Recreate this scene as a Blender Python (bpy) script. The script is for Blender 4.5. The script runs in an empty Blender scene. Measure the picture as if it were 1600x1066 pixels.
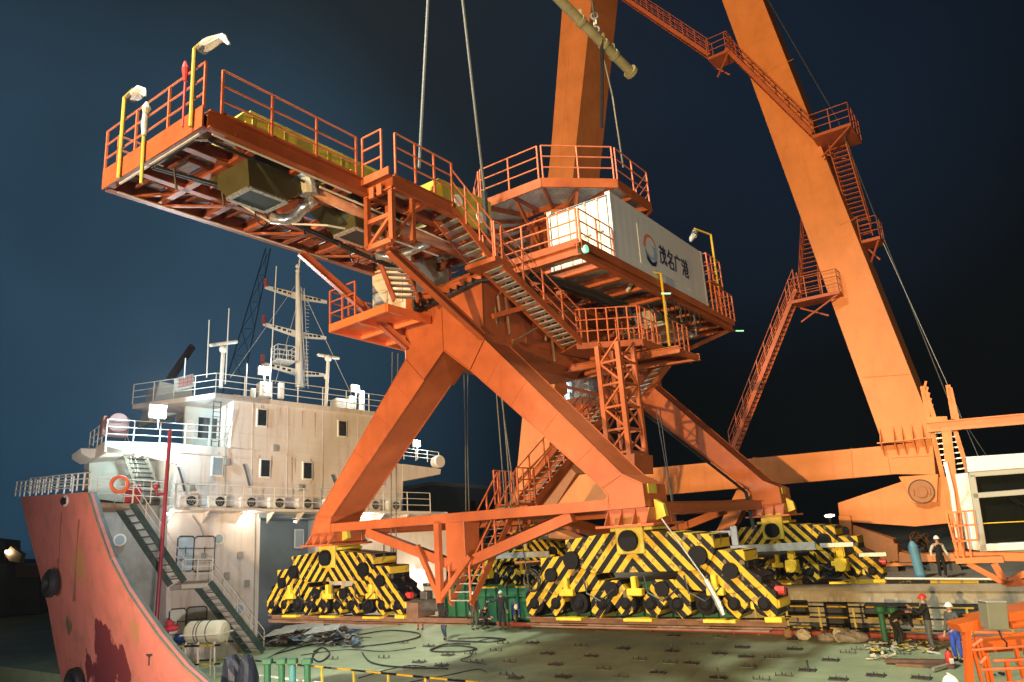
import bpy, bmesh, math, random
from mathutils import Vector, Matrix, Euler
random.seed(7)
C = bpy.context.scene
R = math.radians
# ------------------------------------------------------------------ camera
PITCH, ROLL, FPX, CAMZ = 12.9, -4.35, 1155.0, 6.0
def cam_axes():
    p, r = R(PITCH), R(ROLL)
    f = Vector((0, math.cos(p), math.sin(p)))
    u0 = Vector((0, -math.sin(p), math.cos(p))); r0 = Vector((1, 0, 0))
    return math.cos(r)*r0 + math.sin(r)*u0, -math.sin(r)*r0 + math.cos(r)*u0, f
CR, CU, CF = cam_axes()
CAM = Vector((0, 0, CAMZ))
cd = bpy.data.cameras.new("camera"); cam = bpy.data.objects.new("camera", cd)
C.collection.objects.link(cam); C.camera = cam
cd.sensor_width = 36; cd.lens = 36*FPX/1600; cd.clip_end = 4000; cd.clip_start = 0.1
cam.matrix_world = Matrix(((CR.x, CU.x, -CF.x, CAM.x), (CR.y, CU.y, -CF.y, CAM.y), (CR.z, CU.z, -CF.z, CAM.z), (0, 0, 0, 1)))
# ------------------------------------------------------------------ night sky
def sky_dir(x, y): return (CF + CR*(x-800)/FPX - CU*(y-533)/FPX).normalized()
w = bpy.data.worlds.new("World"); C.world = w; w.use_nodes = True
nt = w.node_tree; nt.nodes.clear()
tc = nt.nodes.new('ShaderNodeTexCoord'); out = nt.nodes.new('ShaderNodeOutputWorld'); bg = nt.nodes.new('ShaderNodeBackground')
def sky_lobe(d, lo, hi, col, prev):
    dp = nt.nodes.new('ShaderNodeVectorMath'); dp.operation = 'DOT_PRODUCT'
    nrm = nt.nodes.new('ShaderNodeVectorMath'); nrm.operation = 'NORMALIZE'
    nt.links.new(tc.outputs['Generated'], nrm.inputs[0]); nt.links.new(nrm.outputs[0], dp.inputs[0]); dp.inputs[1].default_value = d
    mr = nt.nodes.new('ShaderNodeMapRange'); mr.interpolation_type = 'SMOOTHSTEP'
    mr.inputs[1].default_value = lo; mr.inputs[2].default_value = hi
    nt.links.new(dp.outputs['Value'], mr.inputs[0])
    sc = nt.nodes.new('ShaderNodeVectorMath'); sc.operation = 'SCALE'; sc.inputs[0].default_value = col
    nt.links.new(mr.outputs[0], sc.inputs['Scale'])
    ad = nt.nodes.new('ShaderNodeVectorMath'); ad.operation = 'ADD'
    if prev is None: ad.inputs[1].default_value = (0.0042, 0.0062, 0.0078)
    else: nt.links.new(prev.outputs[0], ad.inputs[1])
    nt.links.new(sc.outputs[0], ad.inputs[0]); return ad
a_ = sky_lobe(sky_dir(-100, 640), 0.72, 1.0, (0.005, 0.026, 0.054), None)
a_ = sky_lobe(sky_dir(250, 600), 0.86, 1.0, (0.014, 0.042, 0.070), a_)
a_ = sky_lobe(sky_dir(150, -60), 0.70, 1.0, (0.010, 0.012, 0.012), a_)
a_ = sky_lobe(sky_dir(1150, 60), 0.90, 1.0, (0.004, 0.012, 0.028), a_)
bg.inputs[1].default_value = 1.0
sn = nt.nodes.new('ShaderNodeTexNoise'); sn.inputs['Scale'].default_value = 2.2; sn.inputs['Detail'].default_value = 5; nt.links.new(tc.outputs['Generated'], sn.inputs['Vector'])
sr = nt.nodes.new('ShaderNodeMapRange'); sr.inputs[1].default_value = .3; sr.inputs[2].default_value = .7; sr.inputs[3].default_value = .48; sr.inputs[4].default_value = .92; nt.links.new(sn.outputs[0], sr.inputs[0])
sm = nt.nodes.new('ShaderNodeVectorMath'); sm.operation = 'SCALE'; nt.links.new(a_.outputs[0], sm.inputs[0]); nt.links.new(sr.outputs[0], sm.inputs['Scale'])
nt.links.new(sm.outputs[0], bg.inputs[0]); nt.links.new(bg.outputs[0], out.inputs[0])
# ------------------------------------------------------------------ sodium floodlight behind the camera; the other spots are unseen, added for fill
def spot(name, loc, aim, energy, col, angle, blend=0.7, radius=0.3):
    ld = bpy.data.lights.new(name, 'SPOT'); ld.energy = energy; ld.color = col; ld.spot_size = R(angle); ld.spot_blend = blend; ld.shadow_soft_size = radius
    o = bpy.data.objects.new(name, ld); C.collection.objects.link(o); o.location = loc
    o.rotation_euler = (Vector(aim)-Vector(loc)).to_track_quat('-Z', 'Y').to_euler(); return o
def point(name, loc, energy, col, radius=0.12):
    ld = bpy.data.lights.new(name, 'POINT'); ld.energy = energy; ld.color = col; ld.shadow_soft_size = radius
    o = bpy.data.objects.new(name, ld); C.collection.objects.link(o); o.location = loc; return o
SODIUM = (1.0, 0.62, 0.22); COOL = (0.80, 0.95, 1.0)
spot("sodium_spot", (-37, -53, 8), (14, 36, 17), 440000, SODIUM, 42, 0.5, 0.5)
spot("sodium_spot", (-13, 5, 2), (3, 27, 16.5), 7000, (1, .70, .32), 34, 0.7, 0.3)  # unseen warm spot added to light the octagon's underside and the column
spot("sodium_spot", (4, -10, 9), (11, 29, -1), 17000, (1, .84, .54), 62, 0.9, 0.5)  # unseen warm spot added to brighten the deck
spot("overhead_fill_spot", (-15, 5, 38), (5, 29, 0), 125000, (.98, 1.0, .84), 60, 0.8, 2.5)  # no mast stands here; added overhead to brighten the deck
spot("white_fill_spot", (-23, 2, 4), (-8, 28, 9), 17000, (1.0, .86, .78), 90, 0.9, 0.4)  # unseen fill added for the left leg, arm underside and hull
spot("white_fill_spot", (-3, 11, 2.6), (-13, 41, 8), 13000, (1.0, .90, .84), 62, 0.9, 0.5)  # unseen, added low under the arm to brighten the deckhouse
spot("white_fill_spot", (-15, 9, 2.5), (-17, 31, 3), 6500, (1.0, .90, .84), 60, 0.9, 0.3)  # unseen extra spot added to brighten the hull plating
spot("white_fill_spot", (10, -6, 8), (5, 29, 14), 9500, (.90, .96, 1.0), 60, 0.9, 0.5)  # camera-side fill added for faces the sodium light barely reaches
C.view_settings.view_transform = 'Standard'; C.view_settings.look = 'None'; C.view_settings.exposure = -0.12; C.view_settings.gamma = 1.0
C.cycles.max_bounces = 5; C.cycles.use_denoising = True; C.cycles.sample_clamp_indirect = 4

# ------------------------------------------------------------------ frames: pixel rays meet a known plane of a frame
def ray(x, y): return CF + CR*(x-800)/FPX - CU*(y-533)/FPX
class Frame:
    def __init__(s, origin, yaw, tx=0, ty=0):
        a = Vector((math.cos(yaw), -math.sin(yaw), 0)); b = Vector((math.sin(yaw), math.cos(yaw), 0)); c = Vector((0, 0, 1))
        m = Matrix((a, b, c)).transposed()
        rx = Matrix.Rotation(tx, 3, 'X'); ry = Matrix.Rotation(ty, 3, 'Y')
        s.m = m @ rx @ ry; s.o = Vector(origin); s.cl = s.m.transposed() @ (CAM - s.o); s.mt = s.m.transposed()
    def at(s, x, y, ax, val):
        d = s.mt @ ray(x, y); t = (val - s.cl[ax])/d[ax]; return s.cl + t*d
    def world(s, p): return s.o + s.m @ Vector(p)
    def mat(s): m4 = s.m.to_4x4(); m4.translation = s.o; return m4
W0 = Frame((0, 0, 0), 0)
def ground(x, y, z=0.0): return W0.at(x, y, 2, z)
YAW = 0.615
CRANE = Frame((1.148, 29.339, 0), YAW, -0.028, -0.007)
V = Vector((math.cos(YAW), -math.sin(YAW), 0)); U = Vector((math.sin(YAW), math.cos(YAW), 0))

# ------------------------------------------------------------------ materials
MATS = {}
def mat(name, col, rough=0.55, metal=0.0, var=0.18, scale=1.2, dirt=0.0, dirt_col=(0.06, 0.03, 0.02), streak=0.0, emit=None, bump=0.0, spec=0.4):
    if name in MATS: return MATS[name]
    m = bpy.data.materials.new(name); m.use_nodes = True; n = m.node_tree; N = n.nodes; bs = N['Principled BSDF']
    bs.inputs['Roughness'].default_value = rough; bs.inputs['Metallic'].default_value = metal; bs.inputs['Specular IOR Level'].default_value = spec
    t = N.new('ShaderNodeTexCoord'); nz = N.new('ShaderNodeTexNoise'); nz.inputs['Scale'].default_value = scale; nz.inputs['Detail'].default_value = 6; nz.inputs['Roughness'].default_value = .65
    n.links.new(t.outputs['Object'], nz.inputs['Vector'])
    cr = N.new('ShaderNodeValToRGB'); cr.color_ramp.elements[0].position = .3; cr.color_ramp.elements[1].position = .7
    cr.color_ramp.elements[0].color = tuple(c*(1-var) for c in col)+(1,); cr.color_ramp.elements[1].color = tuple(min(1, c*(1+var)) for c in col)+(1,)
    n.links.new(nz.outputs[0], cr.inputs[0]); last = cr.outputs[0]
    def overlay(last, vec_scale, lo, hi, amt, c):
        mp = N.new('ShaderNodeMapping'); mp.inputs['Scale'].default_value = vec_scale; n.links.new(t.outputs['Object'], mp.inputs[0])
        z2 = N.new('ShaderNodeTexNoise'); z2.inputs['Scale'].default_value = 1; z2.inputs['Detail'].default_value = 7; z2.inputs['Roughness'].default_value = .7
        n.links.new(mp.outputs[0], z2.inputs['Vector'])
        mr = N.new('ShaderNodeMapRange'); mr.inputs[1].default_value = lo; mr.inputs[2].default_value = hi; mr.inputs[4].default_value = amt
        n.links.new(z2.outputs[0], mr.inputs[0])
        mx = N.new('ShaderNodeMix'); mx.data_type = 'RGBA'; n.links.new(mr.outputs[0], mx.inputs['Factor']); n.links.new(last, mx.inputs[6]); mx.inputs[7].default_value = c+(1,)
        return mx.outputs[2]
    if dirt: last = overlay(last, (.9, .9, .9), .5, .72, dirt, dirt_col)
    if streak: last = overlay(last, (2.6, 2.6, .22), .52, .75, streak, dirt_col)
    n.links.new(last, bs.inputs['Base Color'])
    rr = N.new('ShaderNodeMapRange'); rr.inputs[3].default_value = max(0, rough-.12); rr.inputs[4].default_value = min(1, rough+.15); n.links.new(nz.outputs[0], rr.inputs[0]); n.links.new(rr.outputs[0], bs.inputs['Roughness'])
    if bump:
        b = N.new('ShaderNodeBump'); b.inputs['Strength'].default_value = bump; b.inputs['Distance'].default_value = .03; n.links.new(nz.outputs[0], b.inputs['Height']); n.links.new(b.outputs[0], bs.inputs['Normal'])
    if emit:
        bs.inputs['Emission Color'].default_value = emit[0]+(1,); bs.inputs['Emission Strength'].default_value = emit[1]
    MATS[name] = m; return m
ORANGE = mat('orange_red_paint', (0.33, 0.080, 0.024), .42, var=.2, scale=.8, dirt=.5, streak=.45, dirt_col=(.20, .045, .02), bump=.12)
RAIL = mat('railing_orange_paint', (0.50, 0.13, 0.055), .5, var=.15, scale=5)
DOCK = mat('faded_orange_paint', (0.66, 0.235, 0.078), .55, var=.13, scale=.5, dirt=.4, streak=.42, dirt_col=(.42, .14, .06), bump=.12)
YELLOW = mat('yellow_paint', (0.56, 0.37, 0.025), .45, var=.15, scale=3, dirt=.3, dirt_col=(.16, .10, .02))
DKYEL = mat('olive_yellow_paint', (0.42, 0.33, 0.04), .5, var=.2, scale=2, dirt=.3, dirt_col=(.14, .12, .03))
BLACK = mat('black_rubber', (0.014, 0.015, 0.018), .6, var=.3, scale=4)
BLKP = mat('black_paint', (0.005, 0.0055, 0.008), .6, var=.3, scale=4, spec=.15)
CREAM = mat('cream_ship_paint', (0.64, 0.575, 0.52), .6, var=.08, scale=.9, dirt=.25, streak=.6, dirt_col=(.36, .21, .10), bump=.1)
SHIPW = mat('white_ship_paint', (0.70, 0.68, 0.62), .5, var=.07, scale=1, streak=.25, dirt_col=(.4, .28, .16))
BAYBL = mat('pale_blue_bay_paint', (0.17, 0.22, 0.26), .6, var=.12, scale=.8, streak=.4, dirt_col=(.22, .20, .18))
GREYW = mat('weathered_grey_paint', (0.30, 0.285, 0.25), .7, var=.2, scale=1.2, dirt=.4, streak=.5, dirt_col=(.12, .10, .08))
HULL = mat('red_hull_paint', (0.58, 0.185, 0.15), .55, var=.10, scale=.6, dirt=.5, streak=.35, dirt_col=(.24, .13, .07))
CONT = mat('container_white_paint', (0.52, 0.55, 0.55), .5, var=.04, scale=1, streak=.15, dirt_col=(.40, .38, .34))
CREAMD = mat('container_door_paint', (0.58, 0.55, 0.45), .5, var=.04, scale=1)
GALV = mat('galvanised_steel', (0.42, 0.43, 0.42), .42, .55, var=.2, scale=6)
GRATE = mat('grey_grating', (0.55, 0.55, 0.52), .6, .2, var=.25, scale=9)
SILVER = mat('foil_silver', (0.62, 0.62, 0.60), .28, .8, var=.25, scale=10)
DARKST = mat('dark_steel', (0.07, 0.065, 0.06), .6, .3, var=.35, scale=4)
BROWNST = mat('rusty_brown_steel', (0.16, 0.09, 0.06), .7, .2, var=.35, scale=3, dirt=.5)
GREENP = mat('green_paint', (0.02, 0.11, 0.055), .5, var=.2, scale=3, dirt=.35, dirt_col=(.03, .06, .04))
DKGREEN = mat('dark_green_steps', (0.05, 0.085, 0.075), .55, var=.25, scale=4, dirt=.3)
REDP = mat('red_paint', (0.42, 0.035, 0.03), .45, var=.15, scale=4)
LIFER = mat('lifebuoy_orange', (0.75, 0.14, 0.05), .5, var=.1, scale=5)
GLASS = mat('dark_window_glass', (0.02, 0.028, 0.035), .08, var=.3, scale=2, spec=.9)
WIRE = mat('wire_rope', (0.16, 0.16, 0.15), .5, .6, var=.3, scale=20)
CABLE = mat('black_cable', (0.02, 0.02, 0.022), .45, var=.3, scale=10)
TUBEY = mat('pale_yellow_tube', (0.26, 0.24, 0.13), .5, var=.2, scale=3, dirt=.4, dirt_col=(.2, .18, .12))
PLASTIC = mat('translucent_plastic_wrap', (0.45, 0.46, 0.45), .3, var=.15, scale=12, bump=.6)
SKIN = mat('skin', (0.42, 0.24, 0.17), .55, var=.08, scale=8)
BULB = mat('lit_lamp_glass', (1, 1, 1), .3, emit=((.80, .97, 1.0), 60.0))
BULBW = mat('lit_warm_lamp_glass', (1, 1, 1), .3, emit=((1.0, .85, .6), 14.0))
GREENGL = mat('lit_green_indicator', (.4, 1, .7), .3, emit=((.25, 1, .62), .7))

def stripes(name, period=.52, frac=.5, slope=1.0, center=True, axis='X'):
    m = bpy.data.materials.new(name); m.use_nodes = True; n = m.node_tree; N = n.nodes; bs = N['Principled BSDF']
    t = N.new('ShaderNodeTexCoord'); s = N.new('ShaderNodeSeparateXYZ'); n.links.new(t.outputs['Object'], s.inputs[0])
    def M(op, a, b=None):
        k = N.new('ShaderNodeMath'); k.operation = op
        for i, q in enumerate((a, b)):
            if q is None: continue
            if isinstance(q, (int, float)): k.inputs[i].default_value = q
            else: n.links.new(q, k.inputs[i])
        return k.outputs[0]
    ax = M('ABSOLUTE', s.outputs[axis]) if center else s.outputs[axis]
    v = M('ADD', s.outputs['Z'] if slope else 0.0, M('MULTIPLY', ax, slope if slope else 1.0))
    fr = M('FRACT', M('DIVIDE', M('ADD', v, 50*period), period)); k = M('GREATER_THAN', fr, frac)
    nz = N.new('ShaderNodeTexNoise'); nz.inputs['Scale'].default_value = 5; nz.inputs['Detail'].default_value = 8; n.links.new(t.outputs['Object'], nz.inputs['Vector'])
    ca = N.new('ShaderNodeMix'); ca.data_type = 'RGBA'; n.links.new(nz.outputs[0], ca.inputs['Factor']); ca.inputs[6].default_value = (.26, .165, .012, 1); ca.inputs[7].default_value = (.58, .38, .035, 1)
    mx = N.new('ShaderNodeMix'); mx.data_type = 'RGBA'; n.links.new(k, mx.inputs['Factor']); n.links.new(ca.outputs[2], mx.inputs[6]); mx.inputs[7].default_value = (.006, .007, .010, 1)
    gr = M('GREATER_THAN', nz.outputs[0], .60); mx2 = N.new('ShaderNodeMix'); mx2.data_type = 'RGBA'
    n.links.new(M('MULTIPLY', gr, .75), mx2.inputs['Factor']); n.links.new(mx.outputs[2], mx2.inputs[6]); mx2.inputs[7].default_value = (.14, .10, .05, 1)
    n.links.new(mx2.outputs[2], bs.inputs['Base Color']); bs.inputs['Roughness'].default_value = .5; bs.inputs['Specular IOR Level'].default_value = .15
    return m
CHEV = stripes('yellow_black_chevron_paint', .43, .5, 1.08)
KERBM = stripes('yellow_black_kerb_paint', 3.4, .5, 0.0, False, 'X')
RAILM = stripes('yellow_black_rail_paint', 1.5, .5, 0.0, False, 'X')

# ------------------------------------------------------------------ mesh builder
def vec(p): return Vector(p)
class MB:
    def __init__(s): s.v = []; s.f = []; s.mi = []; s.cur = 0
    def add(s, vs, fs):
        b = len(s.v); s.v += [Vector(q) for q in vs]
        for f in fs: s.f.append([b+i for i in f]); s.mi.append(s.cur)
        return s
    def box(s, x0, x1, y0, y1, z0, z1):
        vs = [(x, y, z) for x in (x0, x1) for y in (y0, y1) for z in (z0, z1)]
        return s.add(vs, [(0, 1, 3, 2), (4, 6, 7, 5), (0, 4, 5, 1), (2, 3, 7, 6), (0, 2, 6, 4), (1, 5, 7, 3)])
    def cbox(s, c, d): return s.box(c[0]-d[0]/2, c[0]+d[0]/2, c[1]-d[1]/2, c[1]+d[1]/2, c[2]-d[2]/2, c[2]+d[2]/2)
    def basis(s, a, b, up):
        d = (b-a).normalized(); up = Vector(up)
        if abs(d.dot(up)) > .97: up = Vector((1, 0, 0)) if abs(d.x) < .9 else Vector((0, 1, 0))
        sd = d.cross(up).normalized(); return d, sd, sd.cross(d).normalized()
    def beam(s, a, b, w=.1, h=.1, up=(0, 0, 1)):
        a = vec(a); b = vec(b); d, sd, u = s.basis(a, b, up); vs = []
        for p in (a, b):
            for i, j in ((-1, -1), (1, -1), (1, 1), (-1, 1)): vs.append(p+sd*w/2*i+u*h/2*j)
        return s.add(vs, [(3, 2, 1, 0), (4, 5, 6, 7)]+[(i, (i+1) % 4, 4+(i+1) % 4, 4+i) for i in range(4)])
    def ibeam(s, a, b, w=.25, h=.4, t=.03, up=(0, 0, 1)):
        a = vec(a); b = vec(b); d, sd, u = s.basis(a, b, up)
        s.beam(a, b, t, h-2*t, up); s.beam(a+u*(h/2-t/2), b+u*(h/2-t/2), w, t, up); s.beam(a-u*(h/2-t/2), b-u*(h/2-t/2), w, t, up); return s
    def tube(s, path, r=.03, n=6):
        path = [vec(p) for p in path]; rings = []
        for k, p in enumerate(path):
            if k == 0: d = path[1]-p
            elif k == len(path)-1: d = p-path[k-1]
            else: d = (path[k+1]-p).normalized()+(p-path[k-1]).normalized()
            if d.length < 1e-6: d = Vector((0, 0, 1))
            d.normalize(); up = Vector((0, 0, 1)) if abs(d.z) < .9 else Vector((1, 0, 0))
            sd = d.cross(up).normalized(); u = sd.cross(d)
            rr = r[k] if isinstance(r, (list, tuple)) else r
            rings.append([p+sd*rr*math.cos(2*math.pi*i/n)+u*rr*math.sin(2*math.pi*i/n) for i in range(n)])
        vs = [q for rg in rings for q in rg]; fs = []
        for k in range(len(path)-1):
            for i in range(n): fs.append((k*n+i, k*n+(i+1) % n, (k+1)*n+(i+1) % n, (k+1)*n+i))
        fs.append(tuple(range(n))[::-1]); fs.append(tuple((len(path)-1)*n+i for i in range(n)))
        return s.add(vs, fs)
    def cyl(s, a, b, r, n=16): return s.tube([a, b], r, n)
    def prism(s, poly, ext):
        poly = [vec(p) for p in poly]; e = vec(ext); n = len(poly)
        return s.add(poly+[p+e for p in poly], [tuple(range(n))[::-1], tuple(range(n, 2*n))]+[(i, (i+1) % n, n+(i+1) % n, n+i) for i in range(n)])
    def loft(s, a, b):
        n = len(a); return s.add([vec(p) for p in a]+[vec(p) for p in b], [tuple(range(n))[::-1], tuple(range(n, 2*n))]+[(i, (i+1) % n, n+(i+1) % n, n+i) for i in range(n)])
    def ball(s, c, r, n=10, m=6, sc=(1, 1, 1)):
        c = vec(c); vs = [c+Vector((0, 0, r*sc[2]))]; fs = []
        for j in range(1, m):
            t = math.pi*j/m
            for i in range(n): vs.append(c+Vector((r*sc[0]*math.sin(t)*math.cos(2*math.pi*i/n), r*sc[1]*math.sin(t)*math.sin(2*math.pi*i/n), r*sc[2]*math.cos(t))))
        vs.append(c-Vector((0, 0, r*sc[2])))
        for i in range(n): fs.append((0, 1+i, 1+(i+1) % n))
        for j in range(m-2):
            for i in range(n): a = 1+j*n; fs.append((a+i, a+n+i, a+n+(i+1) % n, a+(i+1) % n))
        a = 1+(m-2)*n
        for i in range(n): fs.append((len(vs)-1, a+(i+1) % n, a+i))
        return s.add(vs, fs)
    def torus(s, c, nrm, R0, r, n=20, k=8, sq=1.0):
        c = vec(c); z = vec(nrm).normalized(); x = z.orthogonal().normalized(); y = z.cross(x); vs = []; fs = []
        for i in range(n):
            a = 2*math.pi*i/n; e = x*math.cos(a)+y*math.sin(a)
            for j in range(k): b = 2*math.pi*j/k; vs.append(c+e*(R0+r*math.cos(b))+z*r*sq*math.sin(b))
        for i in range(n):
            for j in range(k): fs.append((i*k+j, ((i+1) % n)*k+j, ((i+1) % n)*k+(j+1) % k, i*k+(j+1) % k))
        return s.add(vs, fs)
    def build(s, name, m, parent=None, bevel=0, smooth=False, loc=None, label=None):
        me = bpy.data.meshes.new(name)
        if loc is not None:
            L = vec(loc); s.v = [q-L for q in s.v]
        me.from_pydata([tuple(q) for q in s.v], [], s.f)
        ms = m if isinstance(m, list) else [m]
        for q in ms: me.materials.append(q)
        if len(ms) > 1: me.polygons.foreach_set('material_index', s.mi)
        bm = bmesh.new(); bm.from_mesh(me); bmesh.ops.recalc_face_normals(bm, faces=bm.faces); bm.to_mesh(me); bm.free()
        if smooth: me.polygons.foreach_set('use_smooth', [True]*len(me.polygons))
        me.update(); o = bpy.data.objects.new(name, me); C.collection.objects.link(o)
        if parent is not None: o.parent = parent
        if loc is not None: o.location = loc
        if bevel:
            b = o.modifiers.new('bevel', 'BEVEL'); b.width = bevel; b.segments = 1; b.limit_method = 'ANGLE'
        if label: o['label'] = label
        return o
def tag(o, label, cat, group=None):
    o['label'] = label; o['category'] = cat
    if group: o['group'] = group
    return o
def empty(name, frame_or_loc=(0, 0, 0), label=None, cat=None, group=None, rz=0, parent=None):
    o = bpy.data.objects.new(name, None); C.collection.objects.link(o); o.empty_display_size = .2
    if isinstance(frame_or_loc, Frame): o.matrix_world = frame_or_loc.mat()
    else: o.location = frame_or_loc; o.rotation_euler.z = rz
    if parent: o.parent = parent
    if label: tag(o, label, cat, group)
    return o
def kids(o): return [c for c in bpy.data.objects if c.parent == o]
def copy_tree(o, parent=None):
    c = o.copy(); C.collection.objects.link(c); c.parent = parent
    for ch in kids(o): copy_tree(ch, c)
    return c
def struct(name, mb, m, **k):
    o = mb.build(name, m, **k); o['kind'] = 'structure'; return o
def lerp(a, b, t): return vec(a)*(1-t)+vec(b)*t

def railing(parent, pts, h=1.2, step=1.4, r=.026, m=None, rails=3, name='railing', up=(0, 0, 1), closed_ends=True, toe=False):
    mb = MB(); up = vec(up); pts = [vec(p) for p in pts]
    for a, b in zip(pts[:-1], pts[1:]):
        L = (b-a).length; n = max(1, round(L/step))
        for k in range(rails): mb.tube([a+up*h*(k+1)/rails, b+up*h*(k+1)/rails], r, 6)
        for i in range(n+1):
            if i == 0 and a is not pts[0]: continue
            p = lerp(a, b, i/n); mb.beam(p, p+up*h, r*2, r*2)
        if toe: mb.beam(a+up*.06, b+up*.06, .012, .12)
    return mb.build(name, m or RAIL, parent)

def stair(parent, a, b, wv, n=None, rail=1, m=None, tm=None, rise_h=1.05, sw=.22, name='stair', rr=.024, rails=2):
    """flight from a (one end) to b along one stringer; wv = vector to the other stringer"""
    a = vec(a); b = vec(b); wv = vec(wv); m = m or ORANGE; tm = tm or GALV
    mb = MB(); mb.beam(a, b, .05, sw); mb.beam(a+wv, b+wv, .05, sw); st = mb.build(name, m, parent)
    n = n or max(3, round(abs(b.z-a.z)/.21)); fl = Vector((b.x-a.x, b.y-a.y, 0)); fl = fl.normalized() if fl.length > 1e-4 else Vector((1, 0, 0))
    for i in range(n):
        p = lerp(a, b, (i+.5)/n); t = MB(); q = p+wv*.04; q2 = p+wv*.96
        t.beam(q, q2, .24, .035); t.build('tread', tm, st)
    for k in ((0, 1) if rail == 2 else ((0,) if rail == 1 else ())):
        hb = MB(); o = wv*k; up = Vector((0, 0, rise_h))
        L = (b-a).length; pn = max(2, round(L/1.1))
        for j in range(1, rails+1): hb.tube([a+o+up*j/rails, b+o+up*j/rails], rr, 6)
        for i in range(pn+1): p = lerp(a, b, i/pn)+o; hb.beam(p, p+up, rr*2, rr*2)
        hb.build('handrail', SHIPW if m in (GREYW, CREAM) else (m if m.name.startswith('red_orange') else RAIL), st)
    return st
def lamp_pole(parent, base, h, arm, m=YELLOW, name='lamp_pole', r=.05, bag=1.0):
    base = vec(base); arm = vec(arm); mb = MB(); top = base+Vector((0, 0, h))
    mb.tube([base, top], r, 8); mb.tube([top, top+arm], r*.8, 8)
    o = mb.build(name, m, parent)
    c = top+arm+Vector((0, 0, -.22)); hb = MB(); hb.cbox(c, (.28, .22, .16)); hb.build('lamp_head', DARKST, o, bevel=.02)
    # plastic bag tied round the head, its corner blowing out
    rs = random.Random(int(h*100)+int(base.y*10)); bm = MB(); n = 10; rings = []
    dirv = arm.normalized(); path = [c+Vector((0, 0, .16)), c+Vector((0, 0, .03)), c+dirv*.08-Vector((0, 0, .14)), c+dirv*.26*bag-Vector((0, 0, .34*bag)), c+dirv*.40*bag-Vector((0, 0, .56*bag))] if abs(arm.y) > .1 else [c-dirv*.1+Vector((0, 0, .12)), c+Vector((0, 0, .04)), c+dirv*.3-Vector((0, 0, .03)), c+dirv*.62*bag-Vector((0, 0, .12*bag)), c+dirv*.85*bag-Vector((0, 0, .42*bag))]
    rad = [.04, .12, .13, .09, .015]
    bm.tube(path, [q*rs.uniform(.85, 1.2) for q in rad], n)
    bm.v = [q+Vector((rs.uniform(-.04, .04), rs.uniform(-.04, .04), rs.uniform(-.04, .04))) for q in bm.v]
    bm.build('plastic_bag', PLASTIC, o); return o

# ================================================================== THE LIFTED CRANE
crane = empty('portal_crane', CRANE, 'orange four legged crane hanging over the deck with a long platform arm and white container', 'crane')
K = CRANE
PC = .6
def yprism(mb, pz, q0, q1): return mb.prism([(p, q0, z) for p, z in pz], (0, q1-q0, 0))
LEGA = [(-5.75, 6.2), (-1.14, 11.1), (-.34, 10.25), (-4.95, 6.12)]
def mirror(pz): return [(2*PC-p, z) for p, z in pz]
LEGB = [(6.62, 6.5), (2.27, 11.1), (1.64, 10.24), (6.0, 6.2)]
def portal_frame(q0, q1):
    for k, leg in enumerate((LEGA, LEGB)):
        mb = MB(); yprism(mb, leg, q0, q1); 
        # weld lips standing proud on the long edges
        for i, j in ((0, 1), (3, 2)):
            for q in (q0, q1): mb.beam((leg[i][0], q, leg[i][1]), (leg[j][0], q, leg[j][1]), .035, .035)
        for t in (.18, .42, .66, .86):
            a = lerp((leg[0][0], 0, leg[0][1]), (leg[1][0], 0, leg[1][1]), t); b2_ = lerp((leg[3][0], 0, leg[3][1]), (leg[2][0], 0, leg[2][1]), t)
            for q in (q0-.004, q1+.004): mb.beam((a.x, q, a.z), (b2_.x, q, b2_.z), .012, .018)
        lg = mb.build('leg', ORANGE, crane)
        kn = MB()
        if k == 0: pts = [(-5.75, 6.2), (-4.95, 6.12), (-5.02, 5.9), (-5.0, 5.6), (-6.02, 5.6)]
        else: pts = [(6.62, 6.5), (6.0, 6.2), (6.15, 6.0), (6.15, 5.62), (7.22, 5.62), (7.2, 6.2)]
        yprism(kn, pts, q0-.02, q1+.02)
        n = len(pts)
        for i in range(n):
            a, b = pts[i], pts[(i+1) % n]; kn.beam((a[0], q0-.02, a[1]), (b[0], q0-.02, b[1]), .04, .04)
        kn.build('knee_box', ORANGE, lg)
        # base flange with gussets
        cx = -5.5 if k == 0 else 6.68; fb = MB(); zb = 5.12
        fb.box(cx-.85, cx+.85, q0-.28, q1+.28, zb, zb+.07); fb.box(cx-.62, cx+.62, q0+.05, q1-.05, zb+.07, 5.6)
        for i in range(4):
            x = cx-.6+i*.4
            for (qa, qb) in ((q0+.05, q0-.26), (q1-.05, q1+.26)): fb.add([(x, qa, zb+.07), (x, qb, zb+.07), (x, qa, 5.6), (x+.03, qa, zb+.07), (x+.03, qb, zb+.07), (x+.03, qa, 5.6)], [(0, 1, 2), (5, 4, 3), (0, 3, 4, 1), (1, 4, 5, 2), (0, 2, 5, 3)])
        fb.build('base_flange', ORANGE, lg, bevel=.01)
        ls = MB(); ls.prism([(cx+.6, q0+.4, 5.25), (cx+.6, q0+.4, 5.8), (cx+.85, q0+.4, 5.65), (cx+.9, q0+.4, 5.35)], (0, .16, 0)); ls.build('lifting_lug', DKYEL, lg)
        if k == 1:
            pl = MB(); pl.box(7.21, 7.235, q0+.25, q0+.75, 5.95, 6.2); pl.build('name_plate', DKYEL, lg)
    return
portal_frame(-6.9, -5.55); portal_frame(4.75, 6.05)
HUB = [(-1.14, 11.1), (-.34, 10.25), (.6, 11.08), (1.64, 10.24), (2.27, 11.1), (2.32, 13.3), (-1.05, 13.3)]
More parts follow.
